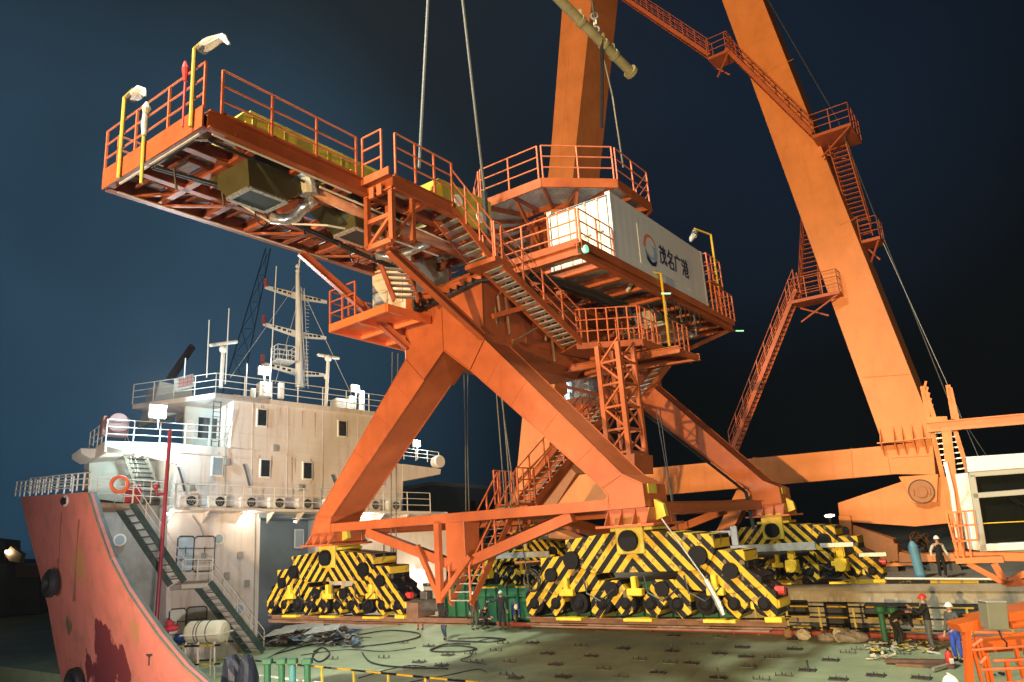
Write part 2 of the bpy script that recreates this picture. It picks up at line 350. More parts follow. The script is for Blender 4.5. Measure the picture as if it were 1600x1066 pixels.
g = MB(); yprism(g, HUB, -6.93, -5.4); yprism(g, [(-1.0, 11.25), (-.3, 10.75), (1.6, 10.75), (2.28, 11.3), (2.28, 13.3), (-1.0, 13.3)], -5.4, -.4)
yprism(g, HUB, 4.72, 6.08); g.box(-.3, 1.5, -.4, 4.72, 11.9, 13.2)
for i in range(6):                                                                      # weld lips and seam plates on the hub
    a, b = HUB[i], HUB[i+1]; g.beam((a[0], -6.95, a[1]), (b[0], -6.95, b[1]), .035, .035)
g.beam((.58, -6.95, 11.1), (.58, -6.95, 13.2), .03, .02)
for q in (-4.6, -2.9, -1.3): g.beam((2.29, q, 11.3), (2.29, q, 13.2), .03, .03)
g.beam((2.3, -5.4, 12.45), (2.3, -.4, 12.45), .03, .03); g.beam((2.3, -5.4, 11.35), (2.3, -.4, 11.35), .04, .05)
hub = g.build('hub_girder', ORANGE, crane)
for q in (-3.8, -1.9):
    v_ = MB()
    for i in range(14): v_.beam((2.31, q-.35, 11.6+i*.055), (2.31, q+.35, 11.6+i*.055), .02, .02)
    v_.build('louvre', ORANGE, hub)
t_ = MB(); t_.cyl((.6, 2.0, 10.6), (.6, 2.0, 13.2), .75, 24); t_.cyl((.6, 2, 10.35), (.6, 2, 10.6), .9, 24); t_.build('slip_ring_drum', SILVER, hub, smooth=False)
# ties, king posts and braces between the legs
def tie_truss(q, front):
    b = MB(); b.beam((-5.1, q, 5.73), (6.2, q, 5.73), .3, .29)
    tb = b.build('tie_beam', ORANGE, crane, bevel=.01)
    kp = MB(); kp.box(.3, 1.05, q-.12, q+.62, 4.2, 5.6); kp.box(.26, 1.09, q-.16, q+.66, 4.16, 4.2); kp.build('king_post', ORANGE, tb, bevel=.015)
    for s in ((-3.3, .3), (4.9, 1.05)):
        d = MB(); d.beam((s[0], q, 5.5), (s[1], q, 4.38), .24, .30); d.build('diagonal_brace', ORANGE, tb, bevel=.01)
tie_truss(-6.75, True); tie_truss(4.95, False)
for p in (-5.0, 6.45):
    b = MB(); b.ibeam((p, -5.5, 5.6), (p, 4.7, 5.6), .22, .34); b.build('cross_tie', ORANGE, crane)
b = MB(); b.beam((.7, -6.2, 4.5), (.7, -1.0, 5.5), .26, .3); b.beam((.7, 4.8, 4.5), (.7, -.6, 5.5), .26, .3); b.beam((.7, -6.1, 5.7), (.7, 4.8, 5.7), .3, .26)
b.beam((-5.0, -.3, 5.6), (6.4, -.3, 5.6), .26, .3); b.build('inner_bracing', ORANGE, crane)
# lower truss leg that hangs below the post, carrying the bottom stair
b = MB(); bt = K.at(688, 942, 0, .1); b.beam((.1, bt.y, bt.z), (.1, bt.y, 5.6), .16, .2)
for x, y in ((652, 858), (735, 875)):
    e = K.at(x, y, 1, bt.y); b.beam((.1, bt.y, bt.z+.1), (e.x, bt.y, e.z+.1), .13, .16)
b.beam((.1, bt.y, bt.z+.2), (.1, -6.2, 4.2), .13, .16); b.build('hanging_strut', ORANGE, crane)

# ---- column, octagonal platform
c = MB(); CX, CQ = 1.5, -.4
c.cyl((CX, CQ, 13.9), (CX, CQ, 17.28), 1.32, 40); c.cyl((CX, CQ, 15.0), (CX, CQ, 15.12), 1.42, 40); c.cyl((CX, CQ, 16.9), (CX, CQ, 17.0), 1.5, 40); col_ = c.build('slewing_column', ORANGE, crane)
op = MB(); octv = []
AP, RO = 3.45, 3.45/math.cos(math.pi/8)
for i in range(8): a = math.pi/8+i*math.pi/4; octv.append(Vector((CX+RO*math.cos(a), CQ+RO*math.sin(a), 17.3)))
inn = [Vector((CX+1.6*math.cos(math.pi/8+i*math.pi/4), CQ+1.6*math.sin(math.pi/8+i*math.pi/4), 17.3)) for i in range(8)]
for i in range(8):
    j = (i+1) % 8; op.beam(octv[i]+Vector((0, 0, .12)), octv[j]+Vector((0, 0, .12)), .07, .36); op.beam(inn[i]+Vector((0, 0, .1)), inn[j]+Vector((0, 0, .1)), .06, .2)
    op.beam(inn[i]+Vector((0, 0, .1)), octv[i]+Vector((0, 0, .1)), .07, .2)
    m1 = (octv[i]+octv[j])/2; m2 = (inn[i]+inn[j])/2; op.beam(m2+Vector((0, 0, .1)), m1+Vector((0, 0, .1)), .06, .16)
    aa = math.atan2(m1.y-CQ, m1.x-CX); op.beam((CX+1.3*math.cos(aa), CQ+1.3*math.sin(aa), 15.5), m1*.88+Vector((CX, CQ, 17.3))*.12, .1, .12)
octp = op.build('octagonal_platform', ORANGE, crane)
gr = MB()
for i in range(8):
    j = (i+1) % 8; gr.add([inn[i]+Vector((0, 0, .2)), inn[j]+Vector((0, 0, .2)), octv[j]+Vector((0, 0, .2)), octv[i]+Vector((0, 0, .2))], [(0, 1, 2, 3)])
gr.build('deck_plate', GRATE, octp)
for i in range(8): j = (i+1) % 8; railing(octp, [lerp(octv[i], octv[j], .03)+Vector((0, 0, .3)), lerp(octv[i], octv[j], .97)+Vector((0, 0, .3))], 1.32, 1.2)
# ---- turntable deck under container and arm
td = MB()
for p in (-2.55, -.9, 2.1, 5.15): td.ibeam((p, -5.6, 13.72), (p, 8.2 if p > 2 else 4.2, 13.72), .22, .42)
for q in (-5.5, -3.9, -2.3, -.7, 1.0, 2.8, 4.1): td.ibeam((-2.5, q, 13.7), (5.1, q, 13.7), .2, .34)
for q in (5.6, 7.0, 8.1): td.ibeam((2.1, q, 13.7), (5.1, q, 13.7), .2, .34)
td.box(-1.1, 2.3, -6.4, 4.2, 13.32, 13.5)
tdo = td.build('turntable_deck', ORANGE, crane)
gp = MB()
for q in (-5.4, -3.8, 1.1, 4.3, 5.8): gp.box(2.2, 5.05, q, q+1.1, 13.9, 13.93)
gp.box(-2.4, -1.0, -5.4, 4, 13.9, 13.93); gp.box(-.8, 2.0, -5.4, -2.2, 13.9, 13.93); gp.build('deck_plate', GRATE, tdo)
cj = MB(); cj.tube([(3.1, -5.3, 13.45), (3.3, -4.6, 13.4), (3.6, -2, 13.35), (3.6, .4, 13.35), (3.6, .6, 12.7)], .09, 6)
for dx in (.18, .36, -.18): cj.tube([(3.0+dx, -5.3, 13.4), (3.3+dx, -4.4, 13.4), (3.6+dx, 0, 13.38), (3.62+dx, .5, 12.4)], .06, 6)
for dq in range(7): cj.tube([(5.2, 1+dq*.5, 13.5), (5.25, 1+dq*.5, 12.9), (4.6, 1.1+dq*.5, 12.75), (4.3, 1.1+dq*.5, 13.5)], .035, 5)
cj.build('cable_bundle', CABLE, tdo)
# hangers, trays and junction boxes seen under the deck
ub = MB()
for q in (1.2, 2.6, 4.0): ub.beam((5.0, q, 13.5), (5.0, q, 12.6), .06, .06); ub.beam((2.4, q, 12.6), (5.0, q, 12.6), .06, .08)
ub.box(2.7, 4.9, 1.0, 4.2, 12.64, 12.7); ub.build('underfloor_tray', GALV, tdo)
for q in (1.5, 2.8): jb = MB(); jb.box(3.4, 4.3, q, q+.8, 12.72, 13.4); jb.build('junction_box', GALV, tdo, bevel=.02)
rb = MB(); e = K.at(1030, 592, 1, -1.0); rb.beam((5.0, 8.0, 13.55), (4.4, 2.0, 11.4), .16, .16); rb.build('deck_brace', ORANGE, tdo)
railing(tdo, [(-.2, -5.5, 13.9), (5.15, -5.5, 13.9)], 1.25, 1.1, toe=True); railing(tdo, [(5.2, -5.4, 13.9), (5.2, -3.15, 13.9)], 1.25, 1.0)
tb = MB(); tb.beam((-.2, -5.56, 13.95), (5.2, -5.56, 13.95), .03, .26); tb.beam((5.27, -5.5, 13.9), (5.27, 8.2, 13.9), .03, .3); tb.build('kick_plate', ORANGE, tdo)
wl = MB(); wl.cyl((5.22, -5.3, 13.75), (5.34, -5.3, 13.75), .13, 12); wl.build('green_indicator_lamp', GREENGL, tdo)
for (x, y) in ((1014, 494+222-10),): pass
for q in (.2, 8.15):
    wl = MB(); wl.beam((5.3, q, 13.5), (5.62, q+.15, 13.46), .05, .05); wl.build('green_indicator_lamp', GREENGL, tdo)
# far end cage beside the container
cg = empty('end_landing', (0, 0, 0), parent=crane)
b = MB(); b.box(2.3, 5.3, 5.5, 8.3, 13.93, 13.98); b.box(3.4, 5.35, 5.7, 7.2, 15.3, 15.38); b.build('floor_plate', ORANGE, cg)
railing(cg, [(3.6, 5.6, 15.38), (5.3, 5.6, 15.38), (5.3, 7.2, 15.38), (3.6, 7.2, 15.38)], 1.25, .6)
railing(cg, [(5.3, 5.6, 13.98), (5.3, 8.25, 13.98), (2.4, 8.25, 13.98)], 1.25, .55)
stair(cg, (5.0, 8.0, 13.98), (5.0, 6.6, 15.3), (-.7, 0, 0), n=7, rail=2)

# ---- container (electrical house)
ct = MB(); P0, P1, Q0, Q1, Z0, Z1 = 2.56, 5.2, -3.04, 5.34, 14.0, 16.59
nq = 66
prof = []
for i in range(nq+1):
    q = Q0+.14+(Q1-Q0-.28)*i/nq; prof.append((P1-(.003 if (i % 4) in (1, 2) else 0.0), q))
ct.add([(p, q, Z0+.14) for p, q in prof]+[(p, q, Z1-.1) for p, q in prof], [(i, i+1, nq+2+i, nq+1+i) for i in range(nq)])
ct.box(P0, P1-.06, Q0+.06, Q1-.04, Z0+.12, Z1-.05)
for z in (Z0+.07, Z1-.06): ct.beam((P1-.04, Q0, z), (P1-.04, Q1, z), .1, .14 if z < 15 else .12); ct.beam((P0+.04, Q0, z), (P0+.04, Q1, z), .1, .13)
for p in (P0+.06, P1-.06):
    for q in (Q0+.06, Q1-.06): ct.beam((p, q, Z0), (p, q, Z1), .13, .13, up=(0, 1, 0))
for p in (P0+.08, P1-.08):
    for q in (Q0+.08, Q1-.08):
        for z in (Z0+.06, Z1-.05): ct.cbox((p, q, z), (.19, .19, .14))
box = ct.build('container', CONT, crane)
for k in range(2):
    dmb = MB(); x0 = P0+.13+k*1.2; dmb.box(x0, x0+1.17, Q0-.0, Q0+.05, Z0+.17, Z1-.14); d = dmb.build('container_door', CREAMD, box, bevel=.01)
    for i in range(2):
        lb = MB(); x = x0+.3+i*.5; lb.cyl((x, Q0-.03, Z0+.12), (x, Q0-.03, Z1-.08), .018, 6); lb.cbox((x, Q0-.04, Z1-.16), (.08, .05, .08)); lb.cbox((x, Q0-.04, Z0+1.2), (.3, .03, .05)); lb.build('lock_rod', GREYW, d)
gk = MB(); gk.beam((P0+.12, Q0-.01, Z0+.15), (P0+.12, Q0-.01, Z1-.12), .03, .03); gk.beam((P1-.13, Q0-.01, Z0+.15), (P1-.13, Q0-.01, Z1-.12), .03, .03); gk.beam((P0+.1, Q0-.01, Z1-.12), (P1-.1, Q0-.01, Z1-.12), .03, .03); gk.build('door_seal', BLACK, box)
pn = MB(); pn.box(P1-.005, P1+.02, -1.08, 3.65, 14.42, 16.0); lp = pn.build('logo_panel', CONT, box)
INK = mat('navy_logo_paint', (.012, .022, .075), .5, var=.05); LBL = mat('light_blue_logo_paint', (.22, .36, .55), .5, var=.05); LOR = mat('orange_logo_paint', (.62, .15, .05), .5, var=.05)
XP = P1+.03
def glyphs(mb, strokes, q0, z0, sx, sz, t):
    for st in strokes:
        for a, b in zip(st[:-1], st[1:]):
            A = Vector((XP, q0+a[0]*sx, z0+a[1]*sz)); B = Vector((XP, q0+b[0]*sx, z0+b[1]*sz)); d = (B-A).normalized()*t*.4
            mb.beam(A-d, B+d, t, .012, up=(1, 0, 0))
MAO = [[(.05, .86), (.95, .86)], [(.3, 1.0), (.3, .74)], [(.7, 1.0), (.7, .74)], [(.12, .6), (.95, .6)], [(.12, .6), (.12, .2), (.04, 0)], [(.52, .74), (.6, .35), (.75, .1), (.95, .02), (.97, .2)], [(.86, .48), (.6, .2), (.3, .02)], [(.78, .74), (.92, .66)]]
MING = [[(.42, 1.0), (.1, .62)], [(.35, .84), (.85, .84), (.6, .5), (.08, .2)], [(.3, .66), (.5, .54)], [(.32, .36), (.9, .36), (.9, .0), (.32, .0), (.32, .36)]]
GUANG = [[(.5, 1.0), (.58, .88)], [(.12, .84), (.96, .84)], [(.12, .84), (.12, .35), (.02, 0)]]
GANG = [[(.04, .92), (.18, .82)], [(.0, .66), (.14, .56)], [(.02, .04), (.2, .36)], [(.32, .82), (.98, .82)], [(.48, 1.0), (.48, .6)], [(.82, 1.0), (.82, .6)], [(.26, .6), (1.0, .6)], [(.48, .6), (.3, .34)], [(.82, .6), (1.0, .36)], [(.46, .4), (.84, .4), (.84, .22), (.46, .22)], [(.46, .4), (.46, .02), (.96, .02), (.96, .14)]]
ins = MB()
for k, gset in enumerate((MAO, MING, GUANG, GANG)): glyphs(ins, gset, .66+k*.71, 14.9, .60, .74, .08)
ins.build('lettering', INK, lp)
def ringseg(mb, c, r0, r1, a0, a1, n=14, sh=0.0, taper=True):
    vs = []
    for i in range(n+1):
        t = i/n; a = R(a0+(a1-a0)*t); th = (r1-r0)*(math.sin(math.pi*t)**.6 if taper else (1-t*.8))
        for r in (r1-th, r1): vs.append((XP+.002, c[0]+r*math.cos(a), c[1]+sh+r*math.sin(a)))
    mb.add(vs, [(2*i, 2*i+1, 2*i+3, 2*i+2) for i in range(n)])
LC = (-.15, 15.24)
e1 = MB(); ringseg(e1, LC, .38, .56, 185, 10, taper=False); e1.build('emblem_arc', LOR, lp)
e2 = MB(); e2.add([(XP+.002, LC[0]+a, LC[1]+b) for a, b in ((-.55, -.02), (-.3, -.22), (.0, -.36), (.2, -.3), (.3, -.1), (.16, .16), (.52, .14), (.56, -.12), (.44, -.40), (.2, -.48), (-.1, -.42), (-.4, -.26))], [tuple(range(12))]); e2.build('emblem_wave', LBL, lp)
e3 = MB(); e3.add([(XP+.002, LC[0]+a, LC[1]+b) for a, b in ((-.53, -.18), (-.3, -.34), (0, -.52), (.3, -.56), (.48, -.44), (.5, -.36), (.34, -.66), (0, -.66), (-.3, -.5))], [tuple(range(9))]); ringseg(e3, (LC[0], LC[1]-.18), .36, .52, 205, 335); e3.build('emblem_swoosh', INK, lp)

# ---- the long platform arm towards the ship
arm = empty('platform_arm', (0, 0, 0), parent=crane)
a_mb = MB(); PA, PB, QE = -2.6, 1.96, -16.4
for p in (PA, PB): a_mb.ibeam((p, QE, 14.74), (p, -5.4, 14.74), .24, .44)
a_mb.box(PA-.02, PB+.02, QE-.14, QE-.1, 14.5, 15.05)
for p in (-1.2, .75): a_mb.ibeam((p, QE, 14.7), (p, -5.4, 14.7), .2, .34)
for i in range(9): q = QE+i*1.36; a_mb.ibeam((PA, q, 14.68), (PB, q, 14.68), .18, .30)
for q in (-15.7, -11.6, -8.5): a_mb.beam((PA, q, 14.6), (-1.2, q+1.1, 14.6), .08, .08); a_mb.beam((.75, q+1.1, 14.6), (PB, q, 14.6), .08, .08)
sb = a_mb.build('arm_frame', ORANGE, arm)
for i in range(8):
    q = QE+.68+i*1.36; j_ = MB(); j_.beam((PA, q, 14.84), (PB, q, 14.84), .07, .12); j_.build('joist', RAIL, arm)
    if i % 2: j_ = MB(); j_.beam((PA+.1, q-.6, 14.52), (-1.3, q+.6, 14.52), .09, .06); j_.build('wind_brace', ORANGE, arm)
for p in (-1.9, -.2, 1.35): j_ = MB(); j_.beam((p, QE, 14.86), (p, -6, 14.86), .06, .1); j_.build('stringer', RAIL, arm)
gp = MB()
rs = random.Random(3)
for i in range(8):
    q = QE+.08+i*1.36
    for (x0, x1) in ((PA+.1, -1.28), (.84, PB-.08), (-1.1, .66)):
        if x0 == -1.1 and i in (1, 2, 3, 4, 5): continue
        gp.box(x0, x1, q, q+1.22, 14.93, 14.96)
gp.build('deck_plate', GRATE, arm)
for q in (-10.6, -9.5, -8.2, -7.2):
    for p0 in (1.0, -2.2):
        lv = MB()
        for i in range(5): lv.beam((p0, q+i*.11, 14.6), (p0+.6, q+i*.11, 14.6), .05, .03)
        lv.build('louvre', ORANGE, arm)
railing(arm, [(PB, QE+.35, 14.98), (PB, -11.9, 14.98)], 1.22, 1.3, toe=True)
railing(arm, [(PA, QE-.1, 14.98), (PB, QE-.1, 14.98)], 1.22, 1.45)
railing(arm, [(PA, QE+.2, 14.98), (PA, -9.2, 14.98)], 1.22, 1.4)
# widened corner with hung lattice bracket
wd = MB(); wd.ibeam((2.95, -11.5, 14.62), (2.95, -8.9, 14.62), .2, .42); wd.ibeam((1.96, -11.5, 14.62), (2.95, -11.5, 14.62), .2, .4); wd.ibeam((1.96, -10.0, 14.6), (2.95, -10.0, 14.6), .2, .3)
wd.box(1.75, 3.05, -11.75, -11.69, 14.75, 14.98)
for p in (2.35, 2.65): wd.box(p-.14, p+.04, -11.68, -11.62, 14.3, 14.62)
wdo = wd.build('corner_bracket', ORANGE, arm); gp = MB(); gp.box(2.02, 2.88, -11.4, -9.0, 14.86, 14.9); gp.build('deck_plate', GRATE, wdo)
lt = MB(); zb = 12.95
for p in (1.95, 2.9): lt.beam((p, -11.5, zb), (p, -11.5, 14.5), .14, .14, up=(0, 1, 0)); lt.beam((p, -10.7, zb+.2), (p, -10.7, 14.5), .12, .12, up=(0, 1, 0)); lt.beam((p, -11.5, zb), (p, -10.7, 14.0), .08, .08)
lt.beam((1.95, -11.5, zb), (2.9, -11.5, zb), .14, .14); lt.beam((1.95, -11.5, zb+.75), (2.9, -11.5, zb+.75), .12, .12); lt.beam((1.95, -11.5, zb), (2.9, -11.5, zb+.75), .09, .09); lt.build('hanging_lattice', ORANGE, wdo)
railing(wdo, [(2.0, -11.7, 14.98), (2.75, -11.7, 14.98)], 1.25, .6); railing(wdo, [(2.98, -11.4, 14.9), (2.98, -9.0, 14.9)], 1.25, .95)
# struts from the arm down to the hub
for a, b in (((-2.6, -10.2, 14.5), (-1.0, -6.95, 11.5)), ((2.25, -11.0, 13.0), (2.25, -6.95, 11.2))):
    s_ = MB(); s_.ibeam(a, b, .22, .24); s_.build('support_strut', ORANGE, arm)
# conveyor trough and drive house on the arm
cv = MB(); PX0, PX1 = -.75, .85
cv.prism([(PX0, -15.3, 15.05), (PX0, -15.1, 15.7), (PX0, -14.7, 16.22), (PX0, -9.0, 16.22), (PX0, -9.0, 15.05)], (PX1-PX0, 0, 0))
for i in range(12): q = -14.5+i*.5; cv.box(PX1, PX1+.03, q, q+.04, 15.1, 16.2)
cv.box(PX1, PX1+.08, -14.6, -9.0, 16.18, 16.25); cvo = cv.build('conveyor_trough', DKYEL, arm, bevel=.015)
for q in (-14.2, -12.0, -10.3): k_ = MB(); k_.box(PX1+.05, PX1+.07, q, q+.3, 15.35, 15.65); k_.build('inspection_hatch', BLACK, cvo)
for q in (-14.75, -11.2): k_ = MB(); k_.box(PX1+.05, PX1+.12, q, q+.22, 15.1, 15.85); k_.build('side_rib', YELLOW, cvo)
dh = MB(); dh.prism([(-.7, -7.9, 15.0), (-.7, -7.9, 16.2), (-.7, -7.3, 17.0), (-.7, -4.4, 17.1), (-.7, -4.4, 15.0)], (1.7, 0, 0))
for z in (15.4, 15.8, 16.2): dh.box(1.0, 1.02, -7.8, -4.4, z, z+.03)
dho = dh.build('drive_house', DKYEL, arm, bevel=.02)
k_ = MB(); k_.prism([(1.03, -8.3, 15.3), (1.03, -8.3, 15.9), (1.03, -7.2, 16.9), (1.03, -7.2, 15.3)], (.03, 0, 0)); k_.build('end_plate', YELLOW, dho)
for (q, z) in ((-7.9, 15.7), (-6.4, 16.45), (-5.2, 16.2)): k_ = MB(); k_.cyl((1.06, q, z), (1.09, q, z), .22, 16); k_.build('warning_sticker', SHIPW, dho)
# chutes with foil-taped openings
for q in (-14.6, -11.2):
    tp = [(-.5, q-.35, 14.8), (1.35, q-.35, 14.8), (1.35, q+1.9, 14.8), (-.5, q+1.9, 14.8)]; bt_ = [(.78, q-.45, 13.62), (1.66, q-.45, 13.62), (1.66, q+.62, 13.62), (.78, q+.62, 13.62)]
    h_ = MB(); h_.loft(tp, bt_); ho = h_.build('chute', mat('shaded_yellow_paint', (.055, .05, .017), .5, var=.2, scale=2, dirt=.3, dirt_col=(.06, .05, .02)), arm)  # yellow chutes painted dark to hold the shade under the arm
    f_ = MB()
    for i in range(4): f_.beam(bt_[i], bt_[(i+1) % 4], .13, .05)
    f_.build('chute_rim', SILVER, ho); o_ = MB(); o_.add([vec(p)-Vector((0, 0, .012)) for p in bt_], [(0, 1, 2, 3)]); o_.build('chute_opening', mat('dark_chute_inside', (.01, .03, .035), .4), ho)
# ducts, hoses, trays
d_ = MB(); d_.tube([(.15, -13.35, 13.85), (.45, -13.05, 13.8), (.8, -13.0, 13.8), (1.2, -13.1, 13.9), (1.55, -13.0, 14.05)], .15, 14); d_.build('foil_elbow', SILVER, arm, smooth=True)
d_ = MB(); d_.tube([(1.5, -13.1, 14.3), (1.6, -11, 14.15), (1.75, -8.2, 14.1), (1.8, -6.5, 14.1)], .15, 14); do = d_.build('dust_pipe', mat('rust_pink_pipe', (.42, .2, .13), .45, var=.2, scale=3), arm, smooth=True)
w_ = MB(); w_.tube([(1.42, -13.2, 14.8), (1.5, -13.2, 14.5), (1.5, -13.15, 14.15)], [.3, .2, .24], 10); w_.build('plastic_wrap', PLASTIC, do)
d_ = MB(); d_.tube([(.2, -9.5, 13.8), (.6, -9.2, 13.75), (1.1, -8.9, 13.85), (1.7, -8.7, 14.0)], .13, 12); d_.build('foil_elbow', SILVER, arm, smooth=True)
d_ = MB()
for dx in (-.05, .06): d_.tube([(-.3+dx, -16.4, 14.35), (.1+dx, -15.0, 14.25), (0+dx, -12.9, 14.05), (-.4+dx, -9.5, 14.0), (-.45+dx, -7.4, 13.9)], .045, 6)
for q in (-13.6, -9.9): d_.torus((.1 if q < -12 else -.35, q, 13.85), (1, .3, 0), .26, .02, 18, 5)
for i in range(6): q = -16+i*1.3; d_.tube([(-.1, q, 14.4), (-.1, q+.1, 13.85)], .03, 5)
d_.tube([(-.5, -16.35, 14.45), (1.4, -16.35, 14.45), (1.7, -16.2, 14.4), (1.7, -14, 14.35)], .04, 6)
d_.build('cable_bundle', CABLE, arm)
d_ = MB(); d_.tube([(.6, -13, 13.65), (1.1, -12.2, 13.7), (1.35, -10.5, 13.85), (1.45, -8, 13.85)], .03, 6); d_.tube([(1.75, -13, 14.35), (1.8, -10, 14.3), (1.85, -7.5, 14.2)], .03, 6); d_.tube([(.2, -13.4, 13.7), (.0, -14.5, 14.1)], .03, 6); d_.build('conduit', SHIPW, arm)
for z_ in (.0,):
    d_ = MB(); d_.beam((-1.9, -16.42, 14.46), (1.7, -16.42, 14.46), .05, .03); d_.beam((-2.45, -16.2, 14.49), (-2.45, -9.2, 14.49), .05, .03); d_.beam((1.85, -16.2, 14.49), (1.85, -12, 14.49), .05, .03); d_.build('painted_lit_edge', SHIPW, arm)  # white strips paint in the flange edges lit from below
lamp_pole(arm, (-1.62, -16.6, 14.45), 2.3, (.45, 0, .05), DKYEL, bag=.8); lamp_pole(arm, (1.62, -16.6, 14.6), 2.05, (.42, .0, .04), DKYEL, bag=1.2)
bp = MB(); bp.tube([(-.45, -16.6, 13.9), (-.5, -16.6, 15.9)], .045, 8); bpo = bp.build('wrapped_post', DKYEL, arm)
bg_ = MB(); bg_.tube([(-.47, -16.6, 15.2), (-.5, -16.6, 15.5), (-.48, -16.6, 15.8), (-.45, -16.6, 15.95), (-.43, -16.6, 16.1)], [.055, .075, .06, .11, .04], 9); bg_.build('plastic_bag', PLASTIC, bpo)
rf = MB(); rf.tube([(1.2, -16.55, 14.8), (1.2, -16.55, 16.2)], .03, 6); rf.tube([(1.2, -16.55, 16.0), (1.18, -16.55, 16.35), (1.15, -16.55, 16.55)], [.05, .09, .03], 8); rf.build('red_flag_roll', REDP, arm)

# ---- flights of steps along the crane's side
s1 = stair(crane, (2.95, -9.0, 14.72), (3.25, -7.55, 13.35), (-.85, .1, 0), n=7, rail=0)
hb = MB()
for h in (.42, .84, 1.25): hb.tube([(3.0, -9.05, 14.7+h), (3.3, -7.55, 13.4+h)], .026, 6)
for t in (0, .33, .66, 1): p = lerp((3.0, -9.05, 14.7), (3.3, -7.55, 13.4), t); hb.tube([p, p+Vector((0, 0, 1.25))], .026, 6)
hb.build('handrail', RAIL, s1)
l_ = MB(); l_.box(2.3, 3.5, -7.75, -6.9, 13.2, 13.36); lo = l_.build('middle_landing', ORANGE, crane, bevel=.01)
railing(lo, [(3.42, -7.6, 13.36), (3.42, -7.2, 13.36)], 1.2, .5)
s2 = stair(crane, (3.45, -7.3, 13.22), (3.6, -3.1, 11.38), (-.8, .12, 0), n=17, rail=2, rise_h=1.22, rails=3, sw=.26)
cgp = empty('lower_landing', (0, 0, 0), parent=crane)
l_ = MB(); l_.prism([(3.45, -3.25, 11.3), (5.3, -1.9, 11.3), (5.3, 2.3, 11.3), (3.0, 2.3, 11.3), (2.4, -2.6, 11.3)], (0, 0, .06)); 
l_.beam((3.45, -3.25, 11.25), (5.3, -1.9, 11.25), .06, .22); l_.beam((5.3, -1.9, 11.25), (5.3, 2.3, 11.25), .06, .26)
for q in (-1.2, 0, 1.2): l_.beam((2.8, q, 11.22), (5.3, q, 11.22), .08, .12)
l_.build('floor_plate', ORANGE, cgp)
railing(cgp, [(3.5, -3.2, 11.38), (5.25, -1.95, 11.38)], 1.2, .35, r=.022); railing(cgp, [(5.3, -1.85, 11.38), (5.3, -.6, 11.38)], 1.2, .45, r=.022); railing(cgp, [(5.3, .5, 11.38), (5.3, 2.25, 11.38), (3.4, 2.25, 11.38)], 1.2, .42, r=.022)
railing(cgp, [(4.2, -1.6, 11.38), (4.2, -.2, 11.38), (5.0, -.2, 11.38)], 1.0, .4, r=.02)
sp = MB(); t0 = K.at(822, 589, 2, 11.0); t1 = K.at(1062, 546, 2, 11.0)
sp.ibeam((t0.x, t0.y, 11.0), (t1.x, t1.y, 11.0), .22, .26); sp.ibeam((t0.x+.3, t0.y+1.6, 11.0), (t1.x, t1.y+1.8, 11.0), .2, .24)
for t in (.05, .5, .97): a = lerp((t0.x, t0.y, 10.98), (t1.x, t1.y, 10.98), t); sp.beam(a, a+Vector((.1, 1.7, 0)), .14, .2)
sp.beam((2.3, -.8, 10.8), (5.1, -1.4, 10.9), .1, .12); sp.beam((1.0, -.6, 10.6), (4.2, -.8, 9.4), .12, .12)
sp.build('landing_girder', ORANGE, cgp)
# lattice tower under the landing, standing on leg
lt = MB(); q0_, q1_ = -3.7, -2.7; z0_, z1_ = 7.25, 10.95
pts = [(4.55, q0_), (5.35, q0_-.1), (5.35, q1_), (4.55, q1_)]
for i, (p, q) in enumerate(pts): lt.beam((p, q, z0_), (p-.05, q, z1_), .15, .15, up=(0, 1, 0))
for k in range(5):
    za = z0_+.15+k*.74; zb = za+.74
    for i in range(4):
        a = pts[i]; b = pts[(i+1) % 4]; lt.beam((a[0], a[1], za), (b[0], b[1], za), .07, .07)
        if k % 2: a, b = b, a
        lt.beam((a[0], a[1], za), (b[0], b[1], zb), .06, .06)
lt.prism([(4.4, -3.9, 7.3), (5.55, -3.9, 7.3), (5.5, -3.9, 6.7), (4.9, -3.9, 6.75)], (0, 1.3, 0)); lt.build('lattice_tower', ORANGE, crane)
# steps inside the portal, from the hanging strut up to the landing
s3 = stair(crane, (.5, -7.0, 3.2), (.5, -4.3, 6.1), (.8, 0, 0), n=13, rail=2, rise_h=1.1, sw=.2)
l_ = MB(); l_.box(.4, 1.4, -4.4, -3.5, 6.05, 6.12); lo = l_.build('inner_landing', ORANGE, crane); railing(lo, [(.42, -4.4, 6.12), (.42, -3.4, 6.12)], 1.15, .35, r=.022); railing(lo, [(1.4, -4.4, 6.12), (1.4, -3.4, 6.12)], 1.15, .35, r=.022)
s4 = stair(crane, (.6, -3.5, 6.1), (.9, 2.2, 10.0), (.85, 0, 0), n=19, rail=2, rise_h=1.1, sw=.2)
s5 = stair(crane, (3.6, .2, 9.7), (4.3, 1.6, 11.2), (.7, -.3, 0), n=7, rail=0)
